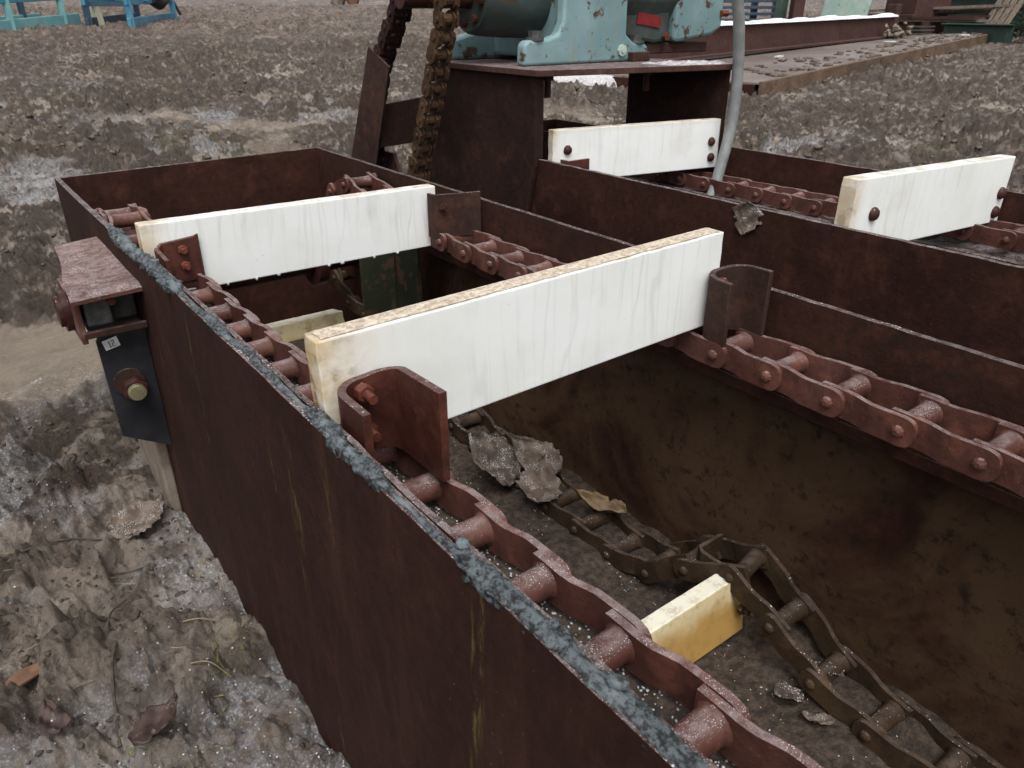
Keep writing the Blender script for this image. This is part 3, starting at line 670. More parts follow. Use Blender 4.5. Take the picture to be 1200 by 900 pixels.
def lay_chain(root, pts, mats, barrels=True, jit=0.012):
    b = base_of(root)
    for i in range(1, len(pts)):
        P, Q = Vector(pts[i]), Vector(pts[i - 1]); d = (P - Q).normalized()
        mk = mats(P) if callable(mats) else mats
        lm, bm_, r1, r2 = LM[mk]
        yaw = math.atan2(-d.x, math.hypot(d.y, d.z)) if abs(d.x) > 1e-4 else 0
        rx = math.atan2(d.z, d.y)
        o = inst('link', lm, root, P - b, rot=(rx, random.uniform(-jit, jit) * 2, yaw * (1 if d.y >= 0 else -1) + random.uniform(-jit, jit)))
        inst('barrel', bm_, o, (0, 0, 0), rot=(random.uniform(0, 6), 0, 0))
        inst('pin_head', r1, o, (0, -PITCH, 0), rot=(random.uniform(0, 6), 0, 0)); inst('pin_head', r2, o, (0, -PITCH, 0), rot=(random.uniform(0, 6), 0, 0))
def top_path(cx, start, ret):
    keys = [(cx, start, -0.222), (cx, 2.2, -0.224), (cx, 3.4, -0.232), (cx, 4.2, -0.215), (cx, 4.7, -0.175)]
    path = [np.array((cx, start + (1.9 - start) * k / 40, -0.222)) for k in range(40)] + smooth_path([(cx, 1.9, -0.222), (cx, 2.6, -0.228), (cx, 3.4, -0.232), (cx, 4.2, -0.20), (cx, 4.70, -0.165)])[1:]
    a0 = math.atan2(-0.165 - TS[1], 4.70 - TS[0]); rad = math.hypot(-0.165 - TS[1], 4.70 - TS[0])
    for k in range(1, 60):
        a = a0 - (a0 + math.pi / 2 + 0.1) * k / 60; path.append(np.array((cx, TS[0] + rad * math.cos(a), TS[1] + rad * math.sin(a))))
    if ret: path += smooth_path([(cx, 4.85, -1.03), (cx, 4.3, -1.22), (cx - .02, 3.6, -1.44), (cx - .05, 2.9, -1.475), (cx - .06, 2.3, -1.475), (cx - .07, 1.95, -1.46), (cx - .05, 1.66, -1.25), (cx - .01, 1.46, -1.18), (cx - .01, 1.22, -1.30), (cx - .02, 0.95, -1.44), (cx - .03, 0.6, -1.475), (cx - .03, 0.1, -1.475)])[1:]
    return path
CL = empty('drag_chain', (0.80, 2.0, -0.28), 'rusty red drag chain just inside the sealant edged plate of the near trough', 'chain', 'drag conveyor chains')
lay_chain(CL, march(top_path(0.83, 1.325 - PITCH * 7, False), PITCH), 'chain')
CR = empty('drag_chain', (2.39, 2.0, -0.28), 'rusty red drag chain on the far side of the near trough, olive return run below', 'chain', 'drag conveyor chains')
lay_chain(CR, march(top_path(2.40, 0.681 - PITCH * 5, True), PITCH), lambda P: 'chain_old' if P.z < -0.7 else 'chain')

# flight brackets: bent U plates standing on the chains
def ubracket(root, x0, x1, yb, yl, yr, z0, zl, zr, mat, th=0.024, corner=0.075, rise=0.0):
    L = [(x0, yl), (x0, (yl + yb - corner) / 2), (x0, yb - corner)]
    for k in range(1, 8): a = math.pi - k * (math.pi / 2) / 8; L.append((x0 + corner + corner * math.cos(a), yb - corner + corner * math.sin(a)))
    L += [(x0 + corner, yb), (x1 - corner, yb)]
    for k in range(1, 8): a = math.pi / 2 - k * (math.pi / 2) / 8; L.append((x1 - corner + corner * math.cos(a), yb - corner + corner * math.sin(a)))
    L += [(x1, yb - corner), (x1, (yr + yb - corner) / 2), (x1, yr)]
    o = obj('flight_bracket', MB().strip(L, th, z0, lambda t: zl + (zr - zl) * t + rise * max(0, (t - 0.55) / 0.45)), mat, root, bevel=0.004, smooth=True)
    return o
ubracket(CL, 0.722, 0.898, 1.790, 1.575, 1.485, lambda t: -0.185 + 0.03 * t, 0.070, 0.070, 'bracket', corner=0.088, rise=0.048)
ubracket(CR, 2.292, 2.492, 1.790, 1.655, 1.625, -0.185, 0.078, 0.098, 'bracket_dark')
obj('flight_bracket', MB().strip([(0.745, 3.60), (0.745, 3.78), (0.775, 3.815), (0.93, 3.815), (0.945, 3.80)], 0.022, -0.20, lambda t: -0.02 + 0.05 * t), 'bracket', CL, bevel=0.004)
obj('flight_bracket', MB().strip([(2.26, 3.80), (2.26, 3.80 - 0.05), (2.275, 3.735), (2.53, 3.66)], 0.022, -0.20, 0.055), 'bracket_dark', CR, bevel=0.004)
obj('flight_bracket', MB().strip([(2.29, 1.50), (2.29, 1.62), (2.31, 1.65), (2.46, 1.65)], 0.02, -1.36, -1.16), 'chain_old', CR, bevel=0.004)

# ------------------------------------------------------------------ flight boards
def board(name, label, x0, x1, yf, th, z0, z1, tilt=0.0, lean=0.0, mat='poly', stain=None, yaw=0.0, seed=0):
    nx, nz = 44, 10; V = []; st = []
    c = Vector(((x0 + x1) / 2, yf + th / 2, z0))
    rot = Matrix.Rotation(-tilt, 3, 'Y') @ Matrix.Rotation(lean, 3, 'X'); rot = Matrix.Rotation(yaw, 3, 'Z') @ rot
    for s in (0, 1):
        for i in range(nx):
            for j in range(nz):
                u, w = i / (nx - 1), j / (nz - 1); x = x0 + (x1 - x0) * u; z = z0 + (z1 - z0) * w
                if j == nz - 1: z += 0.0015 * float(fbm(np.array([x]), np.array([s * 0.3 + seed]), 0.12, 3, 21)[0])
                if i in (0, nx - 1): x += 0.004 * float(fbm(np.array([z]), np.array([seed + 3 + i]), 0.1, 2, 22)[0])
                V.append(c + rot @ (Vector((x, yf + s * th, z)) - c)); st.append(stain(u, w) if stain else 0)
    o_ = nx * nz; F = []
    for i in range(nx - 1):
        for j in range(nz - 1):
            a = i * nz + j; F.append((a, a + nz, a + nz + 1, a + 1)); F.append((o_ + a, o_ + a + 1, o_ + a + nz + 1, o_ + a + nz))
        for j in (0, nz - 1): a = i * nz + j; F.append((a, a + nz, o_ + a + nz, o_ + a))
    for j in range(nz - 1):
        for i in (0, nx - 1): a = i * nz + j; F.append((a, a + 1, o_ + a + 1, o_ + a))
    o = obj(name, MB().add(V, F), mat, None, bevel=0.005, base=c)
    at = o.data.attributes.new('stain', 'FLOAT', 'POINT'); at.data.foreach_set('value', np.array(st[:len(o.data.vertices)], np.float32))
    tag(o, label, 'flight board', 'white flight boards')
    return o, (lambda p: c + rot @ (Vector(p) - c))
def hexnut(o, p, d, r=0.030, l=0.04, mat='nut', rod=True):
    p = Vector(p); d = Vector(d)
    n = obj('nut', MB().cyl(p, p + d * l * 0.7, r, 6, ph=random.uniform(0, 1)), mat, o, bevel=0.004)
    if rod: obj('bolt_end', MB().cyl(p + d * l * 0.71, p + d * l * 1.5, r * 0.52, 12), mat, n, smooth=True)
def dome(o, p, r=0.036, mat='bolt'):
    p = Vector(p); d = Vector((0, -1, 0))
    obj('bolt_head', MB().tube([p, p + d * 0.012, p + d * 0.026, p + d * 0.034], [r, r * 0.97, r * 0.7, r * 0.2], 14), mat, o, smooth=True)
def st_front(u, w): return 0.9 * math.exp(-((u - 0.042) / 0.016) ** 2 - ((w - 0.30) / 0.28) ** 2) + 0.95 * max(0, 1 - u / 0.13) ** 1.2 + 0.25 * max(0, 1 - (u / 0.25)) * (1 - w)
fb, tf = board('flight_board', 'white flight board in the middle of the picture, sawdust crust on its top', 0.705, 2.405, 1.803, 0.085, -0.165, 0.215, tilt=R(1.05), stain=st_front, seed=1)
for z in (0.035, -0.085):
    hexnut(fb, (0.805, 1.776, z), (0, -1, 0), 0.028, 0.05); hexnut(fb, (2.37, 1.776, z + 0.0), (0, -1, 0), 0.026)
xs = np.linspace(0.725, 2.39, 260); ys = np.linspace(1.812, 1.882, 12); V = []
for a in xs:
    for b_ in ys:
        e = min(1, min(b_ - 1.8115, 1.8825 - b_) / 0.014); e = max(e, 0) * sst(np.array(a), 0.70, 0.82)
        h = 0.001 + float(e) * max(0, 0.0015 + 0.0025 * float(fbm(np.array([a]), np.array([b_]), 0.05, 3, 77)[0]))
        V.append(tf((a, b_, 0.2165 + h)))
obj('sawdust_crust', MB().add(V, [(i * 12 + j, i * 12 + 12 + j, i * 12 + 13 + j, i * 12 + j + 1) for i in range(259) for j in range(11)]), 'crust', fb, smooth='all')
bb, tb = board('flight_board', 'white flight board nearest the far end wall of the near trough, clean on top', 0.695, 2.325, 3.83, 0.08, -0.262, 0.092, tilt=R(-0.6), stain=lambda u, w: 0.7 * max(0, 1 - u / 0.09) + 0.3 * max(0, (u - 0.95) / 0.05), seed=5)
for z in (-0.035, -0.115): hexnut(bb, (0.865, 3.80, z), (0, -1, 0), 0.024, 0.03)
hexnut(bb, (2.30, 3.72, -0.02), (0, -1, 0), 0.024, 0.03, 'bolt')
pts = [tb((x, 3.832, -0.264))[:] for x in (0.98, 1.06, 1.21, 1.33, 1.62, 1.70, 1.9, 2.05)]
for p in pts: child_world(blob_cloud('water_drop', [p], [RNG.uniform(0.006, 0.010)], 'grain', 2, 0.02, 1.1), bb)
rb, _ = board('flight_board', 'yellowed flight board down inside the near trough on the return chain', 0.72, 2.36, 1.40, 0.085, -1.50, -1.205, lean=R(-8), mat='poly_old', seed=9)
hexnut(rb, (2.305, 1.395, -1.33), (0, -1, 0), 0.030, 0.03, 'chain_old')
tb2, _ = board('flight_board', 'pale flight board low in the shade under the tail shaft', 0.72, 2.28, 5.20, 0.20, -1.27, -1.13, lean=R(-12), mat='poly_old', seed=12)

# ------------------------------------------------------------------ far trough
tr2 = empty('conveyor_trough', (4.45, 2.5, -1.56), 'second rusty conveyor trough behind the near one, carrying the motor stand', 'conveyor trough', 'drag conveyor troughs')
obj('side_plate', plate_box(3.66, 3.695, Y0, 6.25, -1.60, 0.0, 90, 12, 0.002, 0.003, 15), 'plate', tr2)
obj('side_plate', plate_box(5.28, 5.31, Y0, 6.25, -1.60, 0.0, 90, 12, 0.002, 0.003, 17), 'plate', tr2)
obj('floor_plate', MB().box(3.696, 5.279, Y0, 6.2, -1.60, -1.56), 'dirt', tr2)
obj('end_plate', MB().box(3.62, 5.32, 6.251, 6.28, -1.6, 0.0), 'plate', tr2, bevel=0.004)
obj('cross_plate', MB().box(3.70, 4.45, 5.05, 5.08, -0.5, 0.10), 'plate', tr2, bevel=0.004)
obj('chain_rail', MB().box(4.94, 5.279, Y0, 5.8, -0.36, -0.33), 'plate', tr2, bevel=0.004)
obj('chain_rail', MB().box(3.696, 4.02, Y0, 5.8, -0.36, -0.33), 'plate', tr2, bevel=0.004)
for cx, nm in ((5.09, 'rusty drag chain along the far plate of the second trough'), (3.86, 'rusty drag chain hidden close behind the near plate of the second trough')):
    C2 = empty('drag_chain', (cx, 3.0, -0.32), nm, 'chain', 'drag conveyor chains')
    path = [np.array((cx, 0.2 + 5.2 * k / 60, -0.262 + (0.045 if k < 24 else 0.045 * max(0, 1 - (k - 24) / 8)))) for k in range(61)]
    lay_chain(C2, march(path, PITCH), 'chain')
    if cx > 5:
        obj('flight_bracket', MB().strip([(4.99, 4.42), (4.99, 4.33), (5.20, 4.33)], 0.024, -0.25, 0.02), 'bracket_dark', C2)
        obj('flight_bracket', MB().strip([(5.0, 2.26), (5.0, 2.17), (5.2, 2.17)], 0.024, -0.25, 0.0), 'bracket_dark', C2)
    else:
        obj('flight_bracket', MB().strip([(3.82, 2.52), (3.82, 2.19), (4.02, 2.19)], 0.024, -0.25, -0.03), 'bracket', C2, bevel=0.004)
        obj('flight_bracket', MB().strip([(3.80, 4.5), (3.80, 4.33), (4.0, 4.33)], 0.024, -0.25, 0.0), 'bracket', C2, bevel=0.004)
f1, tf1 = board('flight_board', 'white flight board under the motor stand in the second trough', 3.715, 5.275, 4.27, 0.075, -0.17, 0.214, yaw=R(-11.6), stain=lambda u, w: 0.5 * max(0, 1 - u / 0.04) + 0.3 * max(0, (w - 0.93) / 0.07), seed=15)
for x, z in ((3.84, 0.065), (5.19, 0.040), (5.20, -0.085)): dome(f1, tf1((x, 4.271, z)))
f2, tf2 = board('flight_board', 'white flight board at the right edge with frost on top, second trough', 3.715, 5.265, 1.96, 0.095, -0.17, 0.225, tilt=R(-1.0), yaw=R(-4.3), stain=lambda u, w: 0.7 * max(0, 1 - u / 0.05), seed=18)
for x, z in ((3.90, 0.03), (5.205, 0.010), (5.195, -0.105)): dome(f2, tf2((x, 1.962, z)), 0.038)

# ------------------------------------------------------------------ motor stand
sd_ = empty('motor_stand', (4.45, 5.2, 0.0), 'dark rusty steel stand straddling the second trough under the blue gear reducer', 'motor stand')
mb = MB(); mb.prism([(4.51, 0.588), (4.51, -0.05), (4.60, -0.42), (6.22, -0.42), (6.1, 0.0), (5.80, 0.588)], 3.617, 3.652, 'x'); obj('leg', mb, 'leg', sd_, bevel=0.004)
obj('leg_flange', MB().box(3.653, 3.70, 4.515, 4.54, 0.01, 0.588), 'leg', sd_)
mb = MB(); mb.prism([(4.10, 0.588), (4.10, 0.004), (5.20, 0.004), (5.2, 0.588)], 5.245, 5.278, 'x'); obj('leg', mb, 'leg', sd_, bevel=0.004)
mb = MB().prism([(3.56, 4.42), (5.30, 4.05), (5.30, 5.85), (3.56, 5.85)], 0.585, 0.628); obj('top_plate', mb, 'stand_top', sd_, bevel=0.005)
obj('stop_block', MB().box(4.80, 5.00, 4.72, 4.80, 0.630, 0.70), 'bracket_dark', sd_, bevel=0.005)
for x, y in ((3.82, 4.62), (4.80, 4.55)):
    obj('bolt', MB().cyl((x, y, 0.588), (x, y, 0.54), 0.045, 6).cyl((x, y, 0.54), (x, y, 0.42), 0.026, 10), 'bolt', sd_)
V = []
for i in range(40):
    for j in range(20):
        u, w = i / 39, j / 19; a = 4.70 + 0.57 * u; yf = 4.42 - 0.2126 * (a - 3.56) + 0.03 + 0.02 * math.sin(u * 23); b_ = yf + (0.30 + 0.05 * math.sin(u * 17)) * w
        e = max(0, min(1, min(u, 1 - u) * 12, w * 6, (1 - w) * 6)); V.append((a, b_, 0.6285 + e * (0.012 + 0.014 * float(fbm(np.array([a]), np.array([b_]), 0.09, 3, 5)[0]))))
F = [(i * 20 + j, i * 20 + 20 + j, i * 20 + 21 + j, i * 20 + j + 1) for i in range(39) for j in range(19)]
so = obj('snow_patch', MB().add(V, F), 'slush', sd_, smooth='all'); tag(so, kind='stuff')

# gear reducer and motor on the stand
gr = empty('gear_reducer', (4.35, 4.95, 0.629), 'light blue painted gear reducer with rust chips bolted on the stand', 'gearbox')
zb = 0.630
YF = 4.78
mb = MB().prism([(3.72, zb), (5.02, zb), (5.04, zb + 0.10), (4.98, zb + 0.135), (4.86, zb + 0.14), (4.775, zb + 0.20), (4.76, 1.55), (4.12, 1.55), (4.10, 0.93), (4.05, 0.84), (3.95, 0.815), (3.76, 0.805), (3.725, 0.775)], YF, YF + 0.10, 'y')
obj('housing_foot', mb, 'teal', gr, bevel=0.03, smooth=True, segs=3)
mb = MB().prism([(3.70, zb), (5.0, zb), (5.0, 0.75), (4.80, 0.80), (4.80, 1.5), (4.25, 1.5), (4.2, 0.9), (3.75, 0.80), (3.70, 0.77)], YF + 0.98, YF + 1.08, 'y')
obj('housing_foot', mb, 'teal', gr, bevel=0.03, smooth=True)
obj('housing', MB().box(4.14, 4.75, YF + 0.10, YF + 0.98, 0.66, 1.55), 'teal', gr, bevel=0.03)
hub = obj('output_hub', MB().tube([(4.24, YF + 0.50, 1.11), (3.90, YF + 0.50, 1.11), (3.66, YF + 0.5, 1.11), (3.60, YF + 0.5, 1.11), (3.57, YF + 0.5, 1.11), (3.57, YF + 0.5, 1.11)], [0.31, 0.30, 0.285, 0.275, 0.25, 0.1], 32), 'teal_dirty', gr, smooth=True)
for k in range(8):
    a = k * math.pi / 4 + 0.2; c_ = (3.572, YF + 0.5 + 0.195 * math.cos(a), 1.11 + 0.195 * math.sin(a))
    obj('cap_screw', MB().cyl(c_, (3.53, c_[1], c_[2]), 0.03, 8), 'bolt', hub)
obj('output_shaft', MB().cyl((3.78, YF + 0.5, 1.10), (2.98, YF + 0.5, 1.10), 0.085, 18), 'bolt', hub, smooth=True)
for x, y in ((3.86, YF + 0.05), (4.93, YF + 0.05)):
    zt = 0.803 if x < 4 else 0.762
    obj('foot_bolt', MB().cyl((x, y, zt), (x, y, zt + 0.02), 0.07, 16).cyl((x, y, zt + 0.021), (x, y, zt + 0.065), 0.048, 6), 'galv', gr)
obj('drain_plug', MB().cyl((4.72, YF - 0.001, 0.715), (4.72, YF - 0.02, 0.715), 0.045, 8).cyl((4.72, YF - 0.021, 0.715), (4.72, YF - 0.03, 0.715), 0.02, 8), 'pale_teal', gr)
T = 26; poly = []
SPX, SPY, SPZ = 3.20, YF + 0.50, 1.26
for k in range(T * 2):
    a = math.pi * k / T; rr = 0.26 if k % 2 else 0.215; poly.append((SPY + rr * math.cos(a), SPZ + 0.02 + rr * math.sin(a)))
obj('drive_sprocket', MB().prism(poly, SPX - 0.02, SPX + 0.02, 'x'), 'drivechain_dark', gr)
mo = empty('electric_motor', (5.4, 5.3, 0.75), 'dirty blue electric motor with a red nameplate beside the gear reducer', 'motor')
mb = MB().tube([(4.82, 5.35, 1.16), (4.90, 5.35, 1.16), (5.30, 5.35, 1.16), (5.72, 5.35, 1.16)], [0.30, 0.40, 0.40, 0.38], 10)
obj('body', mb, 'teal_dirty', mo, bevel=0.03)
mb = MB().prism([(4.98, 0.80), (5.36, 0.745), (5.54, 0.76), (5.54, 1.3), (4.98, 1.3)], 5.02, 5.36, 'y'); obj('junction_box', mb, 'teal_dirty', mo, bevel=0.03)
mb = MB().add([(5.13, 5.008, 0.995), (5.42, 5.008, 0.955), (5.40, 5.008, 0.865), (5.11, 5.008, 0.905), (5.13, 5.019, 0.995), (5.42, 5.019, 0.955), (5.40, 5.019, 0.865), (5.11, 5.019, 0.905)], BF); obj('nameplate', mb, 'red', mo)
mb = MB().prism([(5.56, 0.76), (5.62, 0.75), (6.06, 0.80), (6.20, 0.86), (6.20, 1.5), (5.56, 1.5)], 4.98, 5.70, 'y'); obj('fan_cover', mb, 'teal', mo, bevel=0.03)
obj('mount_bolt', MB().cyl((5.46, 5.0, 0.80), (5.46, 4.97, 0.80), 0.035, 6), 'nut', mo)
obj('mount_bolt', MB().cyl((6.15, 4.97, 0.98), (6.24, 4.97, 0.98), 0.03, 6), 'nut', mo)
obj('base_rail', MB().box(5.05, 6.1, 5.05, 5.65, 0.66, 0.745), 'bracket_dark', mo, bevel=0.01)
obj('base_leg', MB().box(5.10, 5.22, 5.1, 5.6, 0.63, 0.66), 'bracket_dark', mo)

# ------------------------------------------------------------------ roller drive chain
def drive_chain():
    ch = empty('roller_chain', (3.2, 5.6, -0.6), 'vertical rusty brown roller drive chain hanging from the gear reducer', 'chain')
    p = 0.128; b = BASE[ch.name]
    def lm(mat):
        def plate(mb, off, w, nk):
            L = [(-w, -.03), (-.6 * w, -.052), (.6 * w, -.052), (w, -.03), (w * .98, p * .3), (nk * w, p * .5), (w * .98, p * .7), (w, p + .03), (.6 * w, p + .052), (-.6 * w, p + .052), (-w, p + .03), (-w * .98, p * .7), (-nk * w, p * .5), (-w * .98, p * .3)]
            for sg in (-1, 1): mb.prism(L, sg * off - 0.009, sg * off + 0.009, 'x')
            return mb
        a = mesh_of(plate(MB(), 0.068, 0.054, 0.72), 'outer_link'); a.materials.append(M[mat])
        i = mesh_of(plate(MB(), 0.045, 0.054, 0.72), 'inner_link'); i.materials.append(M[mat])
        r = mesh_of(MB().cyl((-0.090, 0, 0), (0.090, 0, 0), 0.021, 8).cyl((-0.034, 0, 0), (0.034, 0, 0), 0.042, 12), 'pin'); r.materials.append(M[mat])
        return a, i, r
    for mat, keys in (('drivechain', [(3.20, 4.985, 1.20), (3.20, 5.02, 0.95), (3.20, 5.12, 0.70), (3.20, 5.30, 0.28), (3.20, 5.52, -0.20), (3.2, 5.6, -0.62)]),
                      ('drivechain_dark', [(3.20, 5.57, 1.20), (3.20, 5.64, 1.05), (3.20, 5.86, 0.80), (3.20, 6.04, 0.58), (3.20, 6.25, 0.1), (3.2, 6.3, -0.5)])):
        A, I, Rm = lm(mat); P = march(smooth_path(keys), p)
        for k in range(len(P) - 1):
            a, q = Vector(P[k]), Vector(P[k + 1]); d = q - a; rx = math.atan2(d.z, d.y) - math.pi / 2
            o = inst('chain_link', A if k % 2 else I, ch, a - b, rot=(rx, random.uniform(-.05, .05), random.uniform(-.06, .06))); inst('pin', Rm, o, (0, 0, 0))
drive_chain()
# flat-bar guard beside the drive chain
gu = empty('chain_guard', (3.2, 6.2, -0.2), 'slanted dark steel flat bar guard behind the near trough beside the drive chain', 'chain guard')
mb = MB(); q = [(3.10, 6.05, 0.745), (3.12, 5.76, 0.60), (3.10, 6.16, -0.40), (3.08, 6.60, -0.36)]
mb.add([Vector(p) for p in q] + [Vector(p) + Vector((0.03, 0.02, 0)) for p in q], BF); obj('upright_bar', mb, 'bracket_dark', gu, bevel=0.003)
obj('cross_bar', MB().add([(3.14, 6.06, 0.28), (3.60, 6.0, 0.34), (3.60, 6.0, -0.03), (3.14, 6.06, -0.06), (3.14, 6.09, 0.28), (3.60, 6.03, 0.34), (3.60, 6.03, -0.03), (3.14, 6.09, -0.06)], BF), 'leg', gu, bevel=0.003)
obj('gusset', MB().prism([(6.12, -0.13), (6.42, -0.13), (6.30, -0.5), (5.9, -0.5)], 3.30, 3.33, 'x'), 'beam', gu)

# grey hose bending down into the far trough
P = smooth_path([(5.02, 3.98, 1.60), (5.09, 4.0, 1.20), (5.18, 4.0, 0.90), (5.235, 4.0, 0.55), (5.21, 3.98, 0.20), (5.10, 3.95, -0.12), (4.98, 3.92, -0.36), (4.80, 3.9, -0.62), (4.4, 3.85, -0.9)], 10)
tag(obj('hose', MB().tube(P, 0.044, 14), 'hose', None, smooth=True), 'grey flexible hose bending down into the second trough', 'hose')

# ------------------------------------------------------------------ leaves, twigs, chips
def leaf_mb(size, curl=0.3, fold=0.25, teeth=9, seed=0, width=0.62):
    rs = np.random.default_rng(seed); n = 18; mb = MB(); V = []; ks = 5
    for i in range(n + 1):
        t = i / n; w = width * (math.sin(math.pi * t ** 0.75) ** 0.8) * 0.5 + 0.01
        w *= 1 + rs.normal(0, 0.09)
        for k in range(-ks, ks + 1):
            s = k / ks; x = s * w; z = curl * (t - 0.5) ** 2 * 1.5 + fold * abs(s) * w + 0.05 * math.sin(t * 9 + s * 4 + seed) + 0.02 * math.sin(t * 17 - s * 9 + seed * 2) + rs.normal(0, 0.006)
            V.append((x * size, (t - 0.4) * size, z * size))
    m = 2 * ks + 1; nn = len(V); V += [(a, b, c - 0.006 * size - 0.001) for a, b, c in V]
    F = [(i * m + k, i * m + k + 1, (i + 1) * m + k + 1, (i + 1) * m + k) for i in range(n) for k in range(m - 1)]
    F += [tuple(nn + q for q in reversed(f)) for f in F]
    for i in range(n):
        for k in (0, m - 1): F.append((i * m + k, (i + 1) * m + k, nn + (i + 1) * m + k, nn + i * m + k))
    for k in range(m - 1):
        for i in (0, n): F.append((i * m + k, i * m + k + 1, nn + i * m + k + 1, nn + i * m + k))
    return mb.add(V, F)
def leaf(label, loc, size, rot, mat, group=None, **kw):
    me = mesh_of(leaf_mb(size, seed=int(loc[0] * 97 + loc[1] * 31) % 999, **kw), 'dead_leaf'); me.materials.append(M[mat])
    for p in me.polygons: p.use_smooth = True
    o = bpy.data.objects.new('dead_leaf', me); COL.objects.link(o); o.location = W(loc); o.rotation_euler = [R(a) for a in rot]
    BASE[o.name] = Vector(loc); return tag(o, label, 'leaf', group or 'dead leaves')
leaf('withered grey leaf draped over the top edge of the second trough plate', (3.645, 2.60, -0.045), 0.19, (-97, 0, -88), 'leaf_brown', curl=-0.10, fold=0.12, width=1.0)
leaf('large frosted leaf leaning in the bottom of the near trough', (2.16, 3.02, -1.36), 0.40, (42, -8, 40), 'leaf_frost', curl=0.3, width=0.85)
leaf('crumpled frosted leaf below the large frosted one in the near trough', (2.22, 2.70, -1.40), 0.30, (24, 14, -40), 'leaf_brown', curl=0.7, width=0.8)
leaf('dark curled leaf against the ochre wall of the near trough', (2.40, 2.90, -1.37), 0.34, (30, -35, 10), 'leaf_brown', curl=0.8)
leaf('narrow tan curled leaf lying on the return chain', (2.40, 2.34, -1.395), 0.30, (5, -20, 20), 'leaf_tan', curl=0.5, fold=1.0, width=0.3)
leaf('curled leaf with frosty rim beside the near bracket in the trough bottom', (1.66, 3.02, -1.40), 0.34, (75, 10, -20), 'leaf_frost', curl=1.1, width=0.6)
leaf('pale leaf fragment left of the return chain hump', (2.20, 1.05, -1.48), 0.13, (15, 10, 70), 'leaf_frost', width=0.9)
leaf('small pinkish leaf fragment under the return chain', (2.19, 0.90, -1.48), 0.12, (-10, 20, 20), 'leaf_brown', width=0.8)
leaf('round dried leaf between return chain links', (2.38, 1.0, -1.43), 0.13, (30, 0, 120), 'leaf_frost', width=0.9)
def gl(label, x, y, size, rot, mat, dz=0.012, **kw): return leaf(label, (x, y, gz(x, y) + dz + size * 0.06), size, rot, mat, **kw)
gl('broad brown leaf on the mud under the black adjuster plate', 0.36, 3.95, 0.34, (8, 12, -70), 'leaf_brown', width=0.7, curl=0.4)
gl('dark wet leaf on the mud at the bottom edge of the picture', 0.10, 2.36, 0.22, (4, -6, -60), 'leaf_wet')
gl('reddish curled leaf at the lower left on the icy mud', -0.20, 2.70, 0.17, (12, 10, 10), 'leaf_wet', curl=0.4)
gl('tan upturned leaf left of the bearing cover', -0.02, 9.0, 0.50, (30, 10, -60), 'leaf_tan', curl=0.9)
gl('pale leaf at the left edge of the picture', -0.45, 8.9, 0.42, (12, 6, 40), 'leaf_tan', curl=0.5)
def twig(name, label, cat, pts, r, mat):
    P = smooth_path([(x, y, gz(x, y) + dz) for x, y, dz in pts], 8)
    tag(obj(name, MB().tube(P, [r * (1 - 0.55 * i / len(P)) for i in range(len(P))], 7), mat, None, smooth=True), label, cat, 'twigs and stems on the mud')
twig('twig', 'long thin dark curved twig on the icy mud at lower left', 'twig', [(-0.02, 2.55, .015), (0.06, 2.9, .03), (0.20, 3.15, .025), (0.25, 3.28, .01)], 0.008, 'twig')
twig('twig', 'short arched twig above the long one at lower left', 'twig', [(0.06, 3.02, .01), (0.11, 3.2, .06), (0.22, 3.30, .02)], 0.006, 'twig')
twig('twig', 'forked straight twig lying toward the trough plate', 'twig', [(0.0, 3.75, .02), (0.22, 3.62, .03), (0.44, 3.45, .02)], 0.008, 'twig')
twig('twig', 'dark twig left of the broad brown leaf', 'twig', [(-0.30, 4.1, .02), (-0.02, 4.02, .03), (0.20, 3.95, .02)], 0.009, 'twig')
twig('twig', 'thick wet stick at the left edge of the mud', 'twig', [(-0.85, 4.25, .02), (-0.55, 4.35, .04), (-0.25, 4.30, .02)], 0.014, 'twig')
twig('straw_stem', 'pale straw stem beside the trough plate near the bottom', 'straw', [(0.31, 2.62, .012), (0.37, 2.56, .014), (0.43, 2.52, .012)], 0.0035, 'straw')
twig('straw_stem', 'upper pale straw stem pointing at the trough plate', 'straw', [(0.36, 2.95, .012), (0.42, 2.90, .016), (0.50, 2.86, .012)], 0.0035, 'straw')
twig('straw_stem', 'short yellow straw stem next to the bright green sprig', 'straw', [(0.10, 2.45, .012), (0.15, 2.42, .016), (0.19, 2.40, .012)], 0.0035, 'straw')
x, y = -0.28, 3.0
mb = MB().add([(x - .16, y - .10, .02), (x + .15, y + .03, .012), (x + .17, y + .07, .012), (x + .02, y + .045, .02), (x - .15, y - .055, .02), (x - .16, y - .10, .042), (x + .15, y + .03, .022), (x + .17, y + .07, .022), (x + .02, y + .045, .045), (x - .15, y - .055, .042)],
              [(0, 1, 2, 3, 4), (9, 8, 7, 6, 5), (0, 5, 6, 1), (1, 6, 7, 2), (2, 7, 8, 3), (3, 8, 9, 4), (4, 9, 5, 0)])
mb.v = [(a, b, c + gz(x, y)) for a, b, c in mb.v]
tag(obj('wood_splinter', mb, 'chip_wood', None, bevel=0.004), 'orange brown wood splinter on the mud at the left edge', 'wood splinter')
